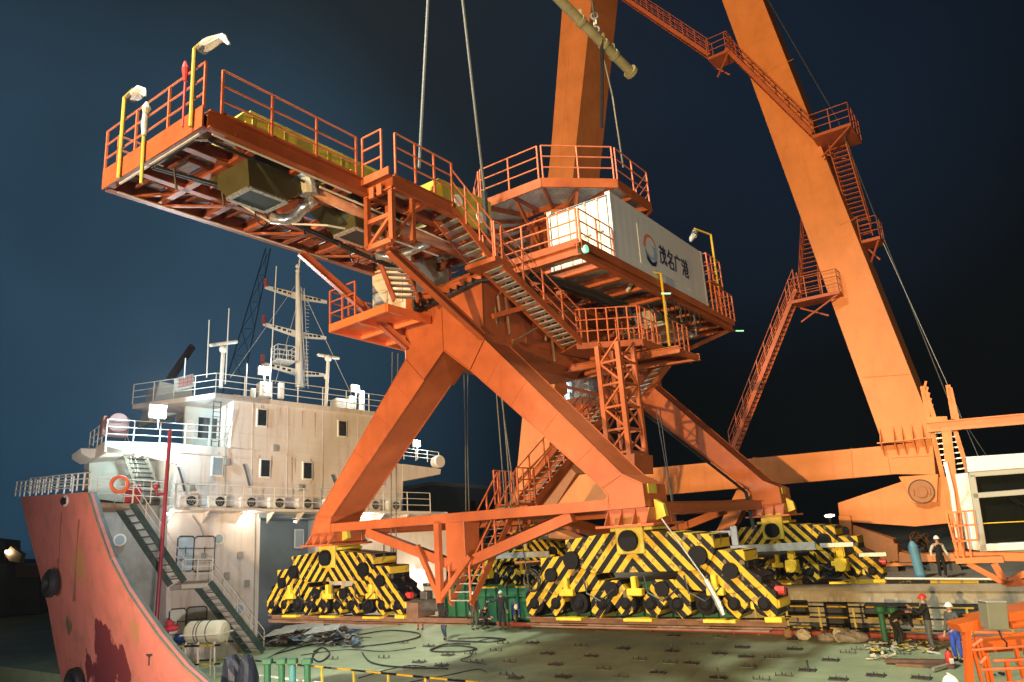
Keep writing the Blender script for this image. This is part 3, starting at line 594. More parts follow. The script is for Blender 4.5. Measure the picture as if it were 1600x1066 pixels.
# left hand side landing, cabin and steps
lp_ = MB(); zL = 12.3
lp_.prism([(-2.85, -8.75, zL), (.1, -9.0, zL), (.1, -7.0, zL), (-1.0, -4.2, zL), (-3.1, -4.4, zL)], (0, 0, .05))
for a, b in (((-2.85, -8.75), (.1, -9.0)), ((-2.85, -8.75), (-3.1, -4.4)), ((-2.9, -7.3), (.1, -7.4)), ((-3.0, -6), (-.4, -6)), ((.1, -9), (.1, -7)), ((-1.4, -8.9), (-1.7, -4.3))): lp_.beam((a[0], a[1], zL-.08), (b[0], b[1], zL-.08), .1, .26)
lpo = lp_.build('side_landing', mat('bright_orange_paint', (.75, .17, .05), .45, var=.1), crane)
railing(lpo, [(-1.5, -8.85, zL+.05), (-2.85, -8.75, zL+.05), (-3.1, -4.4, zL+.05)], 1.2, .8)
cb = MB(); cb.box(-2.75, -.75, -6.9, -4.9, 12.4, 15.0); cbo = cb.build('switch_cabin', CREAMD, crane, bevel=.03)
k_ = MB(); k_.box(-2.0, -1.2, -6.95, -6.88, 13.2, 14.5); k_.build('cabin_door', CREAM, cbo)
stair(crane, (-.9, -8.4, 14.4), (.35, -8.9, 12.45), (.45, .6, 0), n=8, rail=0)
bk = MB()
for i in range(9): bk.tube([(-2.6+i*.22, -5.4, 12.15), (-2.6+i*.22, -5.4, 11.4)], .02, 5)
for z in (11.4, 11.75, 12.1): bk.tube([(-2.6, -5.4, z), (-.8, -5.4, z)], .02, 5)
bk.cyl((-2.5, -5.7, 12.1), (-.9, -5.7, 12.1), .12, 10); bk.build('white_wire_guard', SHIPW, lpo)
# cable tray draped on the hub
ty = MB()
for k in range(5): ty.tube([(-.5+k*.03, -7.06-.05*k, 14.1), (-.5+k*.03, -7.06-.05*k, 12.75), (-.35, -7.05-.05*k, 12.62), (.3, -7.0-.05*k, 12.7), (2.25, -7.0-.04*k, 13.0), (2.5+.05*k, -6.8, 13.05), (2.45+.05*k, -5.3, 13.15), (2.45+.05*k, -3.9, 13.3)], .055, 6)
for i in range(9): t = i/8; p = lerp((-.3, -7.3, 12.68), (2.2, -7.3, 13.02), t); ty.beam(p, p+Vector((0, .35, 0)), .03, .16)
ty.build('cable_tray', CABLE, hub)
hk = MB()
for (p, q, z) in ((2.5, -6.3, 12.7), (2.45, -3.6, 12.2)): hk.tube([(p, q, z-.6), (p, q-.05, z-.1), (p, q+.15, z+.15), (p, q+.35, z), (p+.05, q+.4, z-1.3)], .05, 6)
hk.tube([(2.4, -5.6, 11.2), (3.2, -1.9, 13.3)], .05, 6); hk.build('hose_hook', BROWNST, hub)
bm_ = MB(); bm_.beam((2.42, -6.6, 11.9), (3.3, -3.4, 13.1), .12, .16); bm_.build('side_brace', ORANGE, hub); bm_ = MB(); bm_.beam((2.4, -1.9, 11.5), (3.5, .2, 12.4), .1, .14); bm_.build('side_brace', ORANGE, hub)
lamp_pole(crane, (5.35, .25, 11.45), 2.85, (-.55, -.9, .1), YELLOW, bag=1.3); lamp_pole(crane, (5.3, 6.6, 15.2), 2.6, (-.4, -.9, .15), YELLOW, bag=.9)
# cable bundle down the far right leg
cc = MB()
for k in range(5): cc.tube([(1.3, 4.62-.06*k, 10.5), (5.6, 4.62-.06*k, 6.5), (6.0, 4.6-.06*k, 6.1), (6.1, 4.6-.06*k, 4.7)], .035, 5)
cc.build('leg_cables', CABLE, crane)

# ---- wheel bogies
def trapez(mb, pts, q0, q1): return mb.prism([(p, q0, z) for p, z in pts], (0, q1-q0, 0))
def wheel_cover(parent, p, z, r, q=-.6, d=.12, name='pin_cap'):
    m_ = MB(); m_.cyl((0, 0, 0), (0, -d, 0), r, 20); o = m_.build(name, BLKP, parent); o.location = (p, q, z); return o
bog = empty('bogie', (6.63, -6.23, 4.78), parent=crane)
b = MB(); trapez(b, [(-2.03, -.45), (-2.03, .10), (-.35, .24), (-.35, -.1), (.35, -.1), (.35, .24), (2.25, .04), (2.25, -.38), (1.95, -.80), (-1.25, -.80)], -.55, .55); b.build('main_equalizer', CHEV, bog, bevel=.015)
b = MB(); b.box(-.34, .34, -.42, .42, -.3, .3); b.box(-.62, .62, -.5, .5, .24, .34); b.box(-.40, .40, -.62, -.5, -.34, .62); b.box(-.40, .40, .5, .62, -.34, .62); b.box(-.40, .40, -.5, .5, .34, .62); b.build('saddle', DKYEL, bog, bevel=.02)
wheel_cover(bog, 0, 0, .27, -.64)
for s in (-1, 1):
    b = MB(); pts = [(s*p, z) for p, z in ((1.0, -1.22), (1.25, -.70), (2.15, -.33), (2.95, -.36), (2.95, -.78), (3.3, -.98), (3.25, -1.2), (2.55, -1.35))]; trapez(b, pts, -.48, .48); b.build('secondary_equalizer', CHEV, bog, bevel=.015)
    wheel_cover(bog, s*1.83, -.44, .24, -.55); wheel_cover(bog, s*2.58, -.82, .19, -.5, .1); wheel_cover(bog, s*.72, -1.22, .19, -.44, .1)
    for cx in (.72, 2.85):
        b = MB(); trapez(b, [(s*(cx-.6), -1.5), (s*(cx-.22), -1.0), (s*(cx+.3), -1.0), (s*(cx+.72), -1.32), (s*(cx+.7), -1.8), (s*(cx+.45), -1.95), (s*(cx+.1), -1.5), (s*(cx-.25), -1.92), (s*(cx-.52), -1.8)], -.46, .46); b.build('wheel_frame', CHEV, bog, bevel=.01)
for k in range(10):
    px = (k-4.5)*.725; w_ = MB(); w_.cyl((0, -.44, 0), (0, -.16, 0), .28, 22); w_.cyl((0, .16, 0), (0, .44, 0), .28, 22); w_.cyl((0, -.50, 0), (0, .50, 0), .16, 16); w_.cyl((0, -.54, 0), (0, .54, 0), .12, 12); o = w_.build('wheel', BLKP, bog, bevel=.02); o.location = (px, 0, -1.58)
for px in (-2.1, -.02, 2.15):
    b = MB(); b.box(px-.4, px+.4, -.58, -.2, -2.0, -1.93); b.build('foot_plate', YELLOW, bog); b = MB(); b.prism([(px-.22, -.62, -1.38), (px+.22, -.62, -1.38), (px+.22, -.62, -1.2), (px+.07, -.62, -1.2), (px+.07, -.62, -.9), (px-.07, -.62, -.9), (px-.07, -.62, -1.2), (px-.22, -.62, -1.2)], (0, .2, 0)); b.build('rail_clamp', YELLOW, bog, bevel=.02)
b = MB(); b.prism([(2.9, -.42, -1.3), (3.6, -.42, -1.5), (3.6, -.42, -1.66), (3.3, -.42, -1.8), (2.9, -.42, -1.7)], (0, .84, 0)); b.box(3.25, 3.65, -.6, -.3, -1.98, -1.86); b.build('end_bumper', YELLOW, bog, bevel=.02)
b = MB(); b.cyl((3.5, -.25, -1.3), (3.72, -.25, -1.3), .10, 12); b.build('buffer', REDP, bog)
b = MB(); b.ibeam((-3.7, -.1, -2.06), (3.6, -.1, -2.06), .4, .2); b.box(-3.4, 3.3, -.5, .35, -2.2, -2.16); b.build('rail_girder', BROWNST, bog)
hc = MB()
for px in (-1.5, .3, 1.4): hc.tube([(px, -.6, -.9), (px+.1, -.66, -1.3), (px+.5, -.66, -1.5), (px+.9, -.6, -1.2)], .025, 5); hc.build('brake_hose', CABLE, bog); hc = MB()
hc = MB(); hc.torus((-3.2, -.6, -.95), (.1, 1, 0), .3, .025, 20, 5); hc.torus((-3.22, -.62, -.98), (.1, 1, .1), .27, .025, 20, 5); hc.torus((-3.18, -.62, -.93), (.05, 1, .1), .29, .02, 20, 5); hc.build('cable_coil', CABLE, bog)
sk = MB(); sk.tube([(1.0, -.66, .5), (2.0, -.72, -1.0)], .02, 5); sk.tube([(2.0, -.72, -1.0), (2.25, -.74, -1.5)], .07, 6); sk.tube([(2.25, -.74, -1.5), (2.35, -.74, -1.8)], [.09, .05], 6); sk.build('lashing_screw', GALV, bog)
bogA = copy_tree(bog, crane); bogA.location = (-5.3, -6.23, 4.72)
bogC = copy_tree(bog, crane); bogC.location = (6.72, 5.4, 4.62)
bogD = copy_tree(bog, crane); bogD.location = (-5.3, 5.4, 4.62)
for bb in (bogA, bogC, bogD):
    for ch in kids(bb):
        if ch.name.startswith(('cable_coil', 'lashing_screw')) or (bb is not bogA and ch.name.startswith('rail_girder')): bpy.data.objects.remove(ch)
def motor(bg_o, px, q=-.8):
    m_ = MB(); m_.cyl((0, 0, 0), (0, 0, .5), .12, 14); m_.cyl((0, 0, .5), (0, 0, .58), .17, 14)
    for i in range(8): a = i*math.pi/4; m_.box(.13*math.cos(a)-.015, .13*math.cos(a)+.03, .13*math.sin(a)-.015, .13*math.sin(a)+.015, .08, .46)
    m_.cbox((0, 0, -.2), (.42, .4, .42)); m_.cyl((0, -.3, -.22), (0, .3, -.22), .2, 16); m_.cbox((0, 0, -.02), (.3, .3, .08)); o = m_.build('drive_motor', YELLOW, bg_o, bevel=.01); o.location = (px, q, -1.12)
for px in (-1.0, .6, 1.1 - 2.9, 2.35): motor(bogC, px)
for px in (-3.3, -1.9, 1.9): motor(bogD, px)

sv = MB(); sv.beam((-2.6, -1.0, -.62), (1.6, -1.0, -.62), .1, .28); sv.beam((-2.4, -1.0, .0), (-1.5, -1.0, .0), .1, .2); sv.beam((-1.4, -.96, -.5), (-1.4, -.96, .25), .26, .1, up=(0, 1, 0)); sv.beam((1.75, -1.0, -.62), (2.9, -1.0, -.62), .1, .16); sv.beam((3.0, -.9, -1.0), (3.9, -.9, -1.0), .1, .14); sv.build('cable_trough', GALV, bogC, bevel=.01)
sv = MB(); sv.beam((-1.2, -1.0, -.5), (1.9, -1.0, -.5), .1, .26); sv.beam((.6, -1.0, -.1), (.6, -1.0, .5), .2, .1, up=(0, 1, 0)); sv.beam((.6, -1.0, .3), (1.9, -1.0, .3), .1, .22); sv.build('cable_trough', GALV, bogD, bevel=.01)
# the beam the left bogie hangs over runs on past it
b = MB(); b.ibeam((-3.6, -.2, -2.06), (6.1, -.2, -2.06), .35, .2); b.box(3.7, 4.2, -.5, .3, -1.96, -1.5); b.build('long_rail_beam', BROWNST, bogA)
b = MB(); b.cyl((3.7, -.2, -1.6), (4.9, -.2, -1.6), .2, 14); b.cbox((4.3, -.2, -1.3), (.3, .3, .25)); b.build('grey_motor', DARKST, bogA, bevel=.02)

# ================================================================== lifting gear
def wire(name, pts, label, r=.03, m=None, group='wire ropes of the hoist'):
    mb = MB(); mb.tube(pts, r, 6); o = mb.build(name, m or WIRE); tag(o, label, 'wire rope', group); return o
def onray(x, y, d): return CAM + ray(x, y)*d
wp = lambda p, q, z: K.world((p, q, z))
for (x0, y0, x1, y1, ax, v, lab) in ((672, -60, 655, 262, 0, 1.0, 'thick wire rope rising from the yellow trough, left one of the pair above the arm'),
                                (716, -60, 757, 300, 0, 1.0, 'thick wire rope rising beside the drive house, right one of the pair above the arm')):
    e = K.at(x1, y1, ax, v); top = onray(x0, y0, 27); wire('wire_rope', [K.world(e), top], lab, .055)
e = K.at(764, 400, 0, 1.2); e2 = K.at(757, 300, 0, 1.2); wire('wire_rope', [K.world(e), K.world(e2)], 'short black rope bundle hanging in front of the drive house end', .11, CABLE)
t0 = onray(936, 60, 29); e = onray(974, 262, 30); wire('wire_rope', [e, onray(957, 150, 29.6), t0], 'wire rope sloping down from the pale tube towards the octagonal platform', .04)
lt_ = MB(); A_ = onray(845, -30, 27); B_ = onray(985, 112, 30); d_ = (B_-A_).normalized()
lt_.tube([A_, B_], .19, 20); lb = lt_.build('lifting_tube', TUBEY, smooth=False); tag(lb, 'pale yellow round lifting tube hanging across the leg of the big orange crane', 'lifting beam')
k_ = MB(); k_.tube([B_-d_*.05, B_+d_*.10], .29, 20); k_.build('end_disc', TUBEY, lb)
for t in (.42, .68, .80):
    p = A_.lerp(B_, t); k_ = MB(); k_.tube([p-d_*.07, p+d_*.07], .235, 18); k_.cbox(p+Vector((0, 0, .32)), (.12, .16, .3)); k_.build('lug_collar', TUBEY, lb)
ch = MB(); p = A_.lerp(B_, .6)
for i in range(3): ch.torus(p+Vector((0, 0, .35+i*.3)), (1, .2, 0) if i % 2 else (0.1, 1, 0), .13, .045, 14, 6)
cho = ch.build('shackle', GALV); tag(cho, 'heavy steel shackle links above the pale lifting tube', 'shackle')
wire('wire_rope', [p+Vector((0, 0, .9)), onray(915, -60, 28)], 'wire rope going up from the shackle over the pale tube', .05)
wire('wire_rope', [p+Vector((0.2, 0, -.1)), onray(940, 200, 30.5)], 'dark doubled sling hanging under the pale tube against the crane leg', .07, CABLE)
for i, (x0, y0, x1, y1, dd, lab) in enumerate(((613, 550, 611, 880, 27, 'thin rope hanging by the left leg of the lifted crane'), (622, 552, 619, 884, 27, 'thin rope just right of the one hanging by the left crane leg'),
        (725, 585, 728, 800, 30, 'pale hanging rope seen through the arch of the lifted crane'), (731, 585, 733, 800, 30, 'second pale rope seen through the arch of the lifted crane'),
        (765, 475, 790, 800, 24, 'dark rope running down from the hub hook to the tie beam'), (774, 480, 800, 800, 24, 'dark rope right of the one from the hub hook'), (770, 520, 830, 940, 24, 'slack rope falling past the tie beam to the black coil'),
        (1025, 640, 1080, 960, 29, 'pale rope hanging in front of the far right crane leg'), (1031, 640, 1060, 830, 29.2, 'thin pale rope beside the far right crane leg'))):
    wire('hanging_rope', [onray(x0, y0, dd), onray((x0+x1)/2+random.uniform(-2, 2), (y0+y1)/2, dd), onray(x1, y1, dd)], lab, .022, WIRE, 'ropes hanging round the lifted crane')

# ================================================================== GROUND, WATER, QUAY
def pl(x, y, z=0.0): return ground(x, y, z)
WATER = mat('dark_harbour_water', (0.008, 0.016, 0.024), .12, var=.3, scale=.3, bump=.5, spec=.6)
wm = MB(); wm.add([(-1500, -60, -2.2), (1500, -60, -2.2), (1500, 2500, -2.2), (-1500, 2500, -2.2)], [(0, 1, 2, 3)]); struct('water', wm, WATER)
# line of the barge deck edges and the quay edge, all parallel to the crane rails
E0 = Vector((12.2, 32.5, 0)); N0 = Vector((-9.7, 28.4, 0)); QE0 = Vector((13.6, 34.0, 0))
def along(o, t, z=0.0, off=0.0): p = o+V*t+U*off; return Vector((p.x, p.y, z))
DECKM = bpy.data.materials.new('worn_green_deck_paint'); DECKM.use_nodes = True
def deck_mat(m):
    n = m.node_tree; N = n.nodes; bs = N['Principled BSDF']; t = N.new('ShaderNodeTexCoord'); g = t.outputs['Object']
    def noise(sc, det, vs=(1, 1, 1), rot=0):
        mp = N.new('ShaderNodeMapping'); mp.inputs['Scale'].default_value = vs; mp.inputs['Rotation'].default_value = (0, 0, rot); n.links.new(g, mp.inputs[0])
        z = N.new('ShaderNodeTexNoise'); z.inputs['Scale'].default_value = sc; z.inputs['Detail'].default_value = det; z.inputs['Roughness'].default_value = .7; n.links.new(mp.outputs[0], z.inputs['Vector']); return z.outputs[0]
    def ramp(f, stops):
        c = N.new('ShaderNodeValToRGB'); e = c.color_ramp.elements
        while len(e) < len(stops): e.new(.5)
        for k, (p, col) in enumerate(stops): e[k].position = p; e[k].color = col+(1,)
        n.links.new(f, c.inputs[0]); return c.outputs[0]
    def mix(f, a, b, amt=1.0):
        mr = N.new('ShaderNodeMath'); mr.operation = 'MULTIPLY'; n.links.new(f, mr.inputs[0]); mr.inputs[1].default_value = amt
        x = N.new('ShaderNodeMix'); x.data_type = 'RGBA'; n.links.new(mr.outputs[0], x.inputs['Factor']); n.links.new(a, x.inputs[6])
        if isinstance(b, tuple): x.inputs[7].default_value = b+(1,)
        else: n.links.new(b, x.inputs[7])
        return x.outputs[2]
    def rng(f, lo, hi):
        mr = N.new('ShaderNodeMapRange'); mr.inputs[1].default_value = lo; mr.inputs[2].default_value = hi; n.links.new(f, mr.inputs[0]); return mr.outputs[0]
    base = ramp(noise(.35, 8), [(.3, (.20, .26, .15)), (.5, (.30, .37, .22)), (.72, (.42, .47, .29))])
    c = mix(rng(noise(1, 8, (.12, 1.6, 1), .62), .5, .75), base, (.38, .42, .30), .6)
    c = mix(rng(noise(1, 9, (.22, 1.1, 1), .40), .58, .70), c, (.11, .12, .08), .55)
    c = mix(rng(noise(2.2, 9), .60, .72), c, (.09, .065, .04), .7)
    c = mix(rng(noise(11, 4), .66, .72), c, (.05, .05, .04), .6)
    for rot, per in ((YAW, 3.1), (YAW+math.pi/2, 6.3)):
        mp = N.new('ShaderNodeMapping'); mp.inputs['Rotation'].default_value = (0, 0, rot); n.links.new(g, mp.inputs[0]); sx_ = N.new('ShaderNodeSeparateXYZ'); n.links.new(mp.outputs[0], sx_.inputs[0])
        ch = [sx_.outputs[1]]
        for op_, v_ in (('ADD', 200.0), ('DIVIDE', per), ('FRACT', None)):
            q_ = N.new('ShaderNodeMath'); q_.operation = op_; n.links.new(ch[-1], q_.inputs[0])
            if v_ is not None: q_.inputs[1].default_value = v_
            ch.append(q_.outputs[0])
        ls = N.new('ShaderNodeMath'); ls.operation = 'LESS_THAN'; n.links.new(ch[-1], ls.inputs[0]); ls.inputs[1].default_value = .035/per; c = mix(ls.outputs[0], c, (.10, .09, .06) if per < 4 else (.42, .42, .30), .6)
    n.links.new(c, bs.inputs['Base Color']); rr = N.new('ShaderNodeMapRange'); rr.inputs[3].default_value = .35; rr.inputs[4].default_value = .8; n.links.new(noise(1.3, 5), rr.inputs[0]); n.links.new(rr.outputs[0], bs.inputs['Roughness'])
    b = N.new('ShaderNodeBump'); b.inputs['Strength'].default_value = .35; b.inputs['Distance'].default_value = .03; n.links.new(noise(6, 8), b.inputs['Height']); n.links.new(b.outputs[0], bs.inputs['Normal'])
deck_mat(DECKM)
dm = MB(); dm.prism([along(E0, -75), along(E0, 30), along(N0, 46), along(N0, -45)], (0, 0, -1.6)); struct('deck', dm, DECKM)
QM = mat('stained_quay_concrete', (0.30, 0.27, 0.20), .8, var=.2, scale=.8, dirt=.4, streak=.75, dirt_col=(.07, .06, .045), bump=.4)
qm = MB(); qm.prism([along(QE0, -120, -2.5), along(QE0, 60, -2.5), along(QE0, 60, 1.55), along(QE0, -120, 1.55)], U*60); struct('quay', qm, QM)
qc = MB(); qc.prism([along(QE0, -120, 1.55, -.12), along(QE0, 60, 1.55, -.12), along(QE0, 60, 1.84, -.12), along(QE0, -120, 1.84, -.12)], U*60.1); struct('quay_apron', qc, mat('apron_concrete', (.22, .20, .16), .85, var=.2, scale=.6, dirt=.4, bump=.3))
QF = Frame(tuple(along(QE0, 0, 1.85, -.14)), YAW)                       # quay edge frame: x along the edge, y inland, z up
kb = MB(); kb.box(-60, 60, 0, .35, 0.0, .16); ko = kb.build('quay_kerb', KERBM); ko.matrix_world = QF.mat(); tag(ko, 'yellow and black painted kerb along the quay edge', 'kerb')
lnp = MB(); lnp.tube([QF.at(1383, 904, 1, -.05), QF.at(1560, 905, 1, -.05)], .045, 6); o = lnp.build('white_conduit', SHIPW); o.matrix_world = QF.mat(); tag(o, 'thin white pipe lying on the quay kerb', 'pipe')
# rubber fenders on the quay wall
def fender(px0, px1, yy, horiz, label, hgt=.45):
    a = QF.at(px0, yy, 1, 0); b = QF.at(px1, yy, 1, 0); e = empty('quay_fender', QF.world((a.x, .12, a.z)), label, 'fender', 'rubber fenders on the quay wall', rz=-YAW)
    L = abs(b.x-a.x); f = MB(); h = hgt
    if horiz: f.prism([(0, .05, -h), (0, .05, h), (0, -.25, h*.8), (0, -.45, h*.3), (0, -.45, -h*.3), (0, -.25, -h*.8)], (L, 0, 0))
    else: f.prism([(0, .05, 0), (L, .05, 0), (L*.85, -.4, 0), (L*.15, -.4, 0)], (0, 0, -h*2.2)); f.v = [q+Vector((0, 0, h)) for q in f.v]
    f.build('rubber_body', BLACK, e, bevel=.03)
    for i in range(4):
        t = MB(); t.box(L*(i+.3)/4, L*(i+.3)/4+.14, -.02, .06, h, h+.2); t.build('bolt_tab', GREYW, e)
fender(1352, 1437, 955, True, 'long black rubber fender behind the two bent workers', .34)
fender(1484, 1548, 958, True, 'black rubber fender behind the white helmeted worker in blue trousers', .34)
fender(1288, 1327, 965, False, 'upright black rubber fender beside the long one', .65)
fender(1205, 1262, 950, True, 'black rubber fender near the red buffer of the striped bogie', .34)

# ================================================================== DOCK CRANE ON THE QUAY
b0 = ground(1432, 893, 1.85)
DK = Frame((b0.x, b0.y, 1.85), YAW); D = DK
dock = empty('dock_crane', DK, 'huge faded orange dockside crane with two box legs and sill beam', 'crane')
def dp(x, y, q=0): return D.at(x, y, 1, q)
def poly_part(name, pts, q, depth, m=DOCK, parent=dock, bevel=.02, seams=()):
    mb = MB(); mb.prism([dp(x, y, q) for x, y in pts], (0, depth, 0)); 
    for (a, b) in seams: mb.beam(dp(a[0], a[1], q-.01), dp(b[0], b[1], q-.01), .04, .03)
    return mb.build(name, m, parent, bevel=bevel)
rl = poly_part('leg', [(1104, -60), (1168, -60), (1192, 0), (1450, 650), (1456, 690), (1379, 693), (1128, 0)], 0, 2.6, seams=(((1186, 120), (1240, 92)), ((1312, 472-120), (1340, 340)), ((1348, 590), (1420, 585))))
ll = poly_part('leg', [(884, -60), (931, -60), (899, 236), (858, 700), (806, 752), (815, 660), (861, 232)], 0, 3.4, seams=(((896, 0), (870, 330)),))
sb = poly_part('sill_beam', [(1378, 697), (1457, 688), (1462, 742), (1400, 741), (1010, 776), (872, 796), (862, 800), (905, 742), (1000, 733)], .05, 2.3, seams=(((1384, 697), (1392, 741)), ((1330, 700), (1333, 746)), ((1392, 716), (1458, 712))))
fl = MB()
for (x, y) in ((1378, 692), (1399, 690), (1412, 689), (1428, 688), (1444, 687)):
    p = dp(x, y, -.02); fl.prism([p, p+Vector((0, -.5, 0)), p+Vector((0, 0, .75))], (.04, 0, 0)); fl.prism([p, p+Vector((0, -.5, 0)), p+Vector((0, 0, -.65))], (.04, 0, 0))
a = dp(1373, 693, 0); b_ = dp(1460, 686, 0); fl.box(a.x, b_.x, -.45, 2.7, a.z-.03, a.z+.03); fl.build('leg_flange', DOCK, dock)
# pivot plate, pin and equalisers over the near corner
pv = poly_part('pivot_plate', [(1404, 745), (1466, 741), (1464, 785), (1428, 787)], -.25, .9, seams=())
p = dp(1440, 768, -.27); k_ = MB(); k_.cyl((p.x, -.27, p.z), (p.x, -.32, p.z), .52, 32); k_.cyl((p.x, -.32, p.z), (p.x, -.42, p.z), .26, 24); k_.beam((p.x-.34, -.36, p.z-.14), (p.x-.34, -.36, p.z+.14), .1, .08); k_.beam((p.x+.34, -.36, p.z-.14), (p.x+.34, -.36, p.z+.14), .1, .08); k_.build('pivot_pin', mat('darkened_pin_paint', (.34, .13, .055), .5, var=.15, scale=3), pv); k_ = MB(); k_.torus((p.x, -.31, p.z), (0, 1, 0), .53, .03, 32, 6); k_.build('pin_shade_ring', DARKST, pv)  # pin darkened and ringed dark to draw the shadow line around it
eq = poly_part('equalizer_beam', [(1309, 786), (1408, 753), (1470, 745), (1482, 745), (1482, 818), (1430, 823), (1330, 816), (1312, 812)], .05, 1.2)
poly_part('hanger_plate', [(1310, 806), (1329, 806), (1331, 838), (1313, 838)], -.1, .3, parent=eq)
lo_ = poly_part('lower_equalizer', [(1300, 828), (1318, 819), (1331, 820), (1395, 843), (1403, 862), (1420, 866), (1428, 884), (1380, 886), (1330, 884), (1300, 870)], .1, 1.0)
p = dp(1321, 829, 0); k_ = MB(); k_.cyl((p.x, -.12, p.z), (p.x, -.2, p.z), .2, 20); k_.build('pivot_pin', DARKST, lo_)
poly_part('hanger_plate', [(1386, 850), (1402, 850), (1404, 877), (1390, 878)], -.02, .3, parent=lo_)
for i, x in enumerate((1395, 1428, 1460, 1492)):
    k_ = MB(); p = dp(x, 890, .5); k_.cyl((p.x, .15, p.z+.05), (p.x, .55, p.z+.05), .3, 20); k_.build('wheel', DARKST, dock)
k_ = MB(); pa = dp(1385, 876, .1); pb = dp(1500, 870, .1); k_.box(pa.x, pb.x, .05, .9, pa.z-.1, pa.z+.25); k_.build('wheel_frame', DOCK, dock, bevel=.02)
fe = poly_part('far_equalizer', [(812, 750), (858, 700), (900, 740), (862, 800), (835, 838), (800, 852), (790, 800)], .1, 1.6)
poly_part('far_wheel_frame', [(780, 860), (870, 830), (920, 850), (930, 870), (770, 885)], .2, 1.2)
# second leg frame on the land side
b2 = MB(); bb = 9.5
for (x0, y0, x1, y1) in ((1190, 720, 1110, 880), (1010, 775, 1045, 830)): a = dp(x0, y0, 4.0); c = dp(x1, y1, 4.0); b2.beam(a, c, .9, .8)
b2.beam(dp(1000, 800, 5.5), dp(1200, 792, 5.5), .5, .5); b2.build('rear_brace', DOCK, dock)
# stairs and landings of the dock crane
def dstair(x0, y0, x1, y1, q, wq, n, rail=2, sw=.22): return stair(dock, dp(x0, y0, q), dp(x1, y1, q), (0, wq, 0), n=n, rail=rail, m=DOCKST, tm=DOCKST, sw=sw, rise_h=1.1, rr=.022, rails=3)
DOCKST = mat('red_orange_stair_paint', (.42, .10, .04), .55, var=.15, scale=3)
dstair(960, -14, 1108, 86, -1.2, .8, 26); dstair(1134, 76, 1268, 208, -1.2, .8, 26)
def dplat(pts_px, q0, dep, rails_px=None):
    a = dp(*pts_px[0], q0); b = dp(*pts_px[1], q0); mb = MB(); mb.box(a.x, b.x, q0, q0+dep, a.z-.16, a.z); o = mb.build('landing', DOCKST, dock)
    railing(o, [(a.x, q0, a.z), (b.x, q0, a.z)], 1.15, .9, r=.022, m=DOCKST); railing(o, [(b.x, q0, a.z), (b.x, q0+dep, a.z)], 1.15, .8, r=.022, m=DOCKST)
    k = MB(); k.beam((a.x+.1, q0+dep-.1, a.z-.2), ((a.x*.4+b.x*.6), q0+dep-.1, a.z-.9), .08, .08); k.beam((b.x-.1, q0+.1, a.z-.16), (a.x+.2, q0+.6, a.z-1.1), .07, .07); k.build('landing_bracket', DOCKST, o); return o
dplat(((1106, 90), (1140, 84)), -1.3, 1.3); dplat(((1268, 212), (1330, 196)), -1.3, 2.6); dplat(((1236, 470), (1312, 458)), -.9, 1.4)
stair(dock, dp(1296, 232, .2), dp(1338, 374, 2.4), (.85, 0, 0), n=20, rail=2, m=DOCKST, tm=DOCKST, rise_h=1.0, rr=.022); dplat(((1345, 376), (1374, 366)), .8, 1.4)
stair(dock, dp(1256, 366, 3.0), dp(1252, 464, .4), (1.0, 0, 0), n=13, rail=2, m=DOCKST, tm=DOCKST, rise_h=1.0, rr=.022); dstair(1243, 452, 1142, 706, -.4, .8, 34)
gw = MB(); gw.tube([dp(1200, 0, -1), dp(1310, 190, -1), dp(1380, 370, -1), dp(1480, 620, -1), dp(1560, 740, -1)], .02, 5); gw.build('stay_wire', WIRE, dock)

# ================================================================== PEOPLE
def skin_mesh(name, nodes, edges, m, parent=None, sub=1):
    """nodes: list of (co, radius or (rx, ry))"""
    me = bpy.data.meshes.new(name); me.from_pydata([tuple(n[0]) for n in nodes], edges, []); me.materials.append(m)
    o = bpy.data.objects.new(name, me); C.collection.objects.link(o)
    if parent: o.parent = parent
    sk = o.modifiers.new('skin', 'SKIN'); sk.use_smooth_shade = True
    for i, n in enumerate(nodes):
        sv_ = me.skin_vertices[0].data[i]; r = n[1]; sv_.radius = (r, r) if not isinstance(r, tuple) else r; sv_.use_root = (i == 0)
    ss = o.modifiers.new('sub', 'SUBSURF'); ss.levels = sub; ss.render_levels = sub
    # bake to a plain mesh so it costs nothing later
    dg = bpy.context.evaluated_depsgraph_get(); dg.update(); ev = o.evaluated_get(dg); nm = bpy.data.meshes.new_from_object(ev)
    o.modifiers.clear(); o.data = nm; nm.name = name
    if not nm.materials: nm.materials.append(m)
    return o
def cloth(col, nm): return mat(nm, col, .85, var=.25, scale=14, bump=.5)
NAVY = cloth((.022, .028, .05), 'navy_workwear'); BLKC = cloth((.013, .013, .015), 'black_workwear'); BLUEC = cloth((.03, .07, .42), 'blue_workwear'); REDC = cloth((.55, .10, .06), 'orange_coverall'); JEAN = cloth((.04, .06, .10), 'dark_jeans'); WHITEC = cloth((.55, .54, .50), 'white_sleeves'); GREYC = cloth((.07, .075, .07), 'charcoal_workwear')
HWHITE = mat('white_helmet_shell', (.82, .82, .80), .3, var=.03); HRED = mat('red_helmet_shell', (.5, .03, .03), .3, var=.05); HAIR = mat('black_hair', (.012, .01, .009), .6)
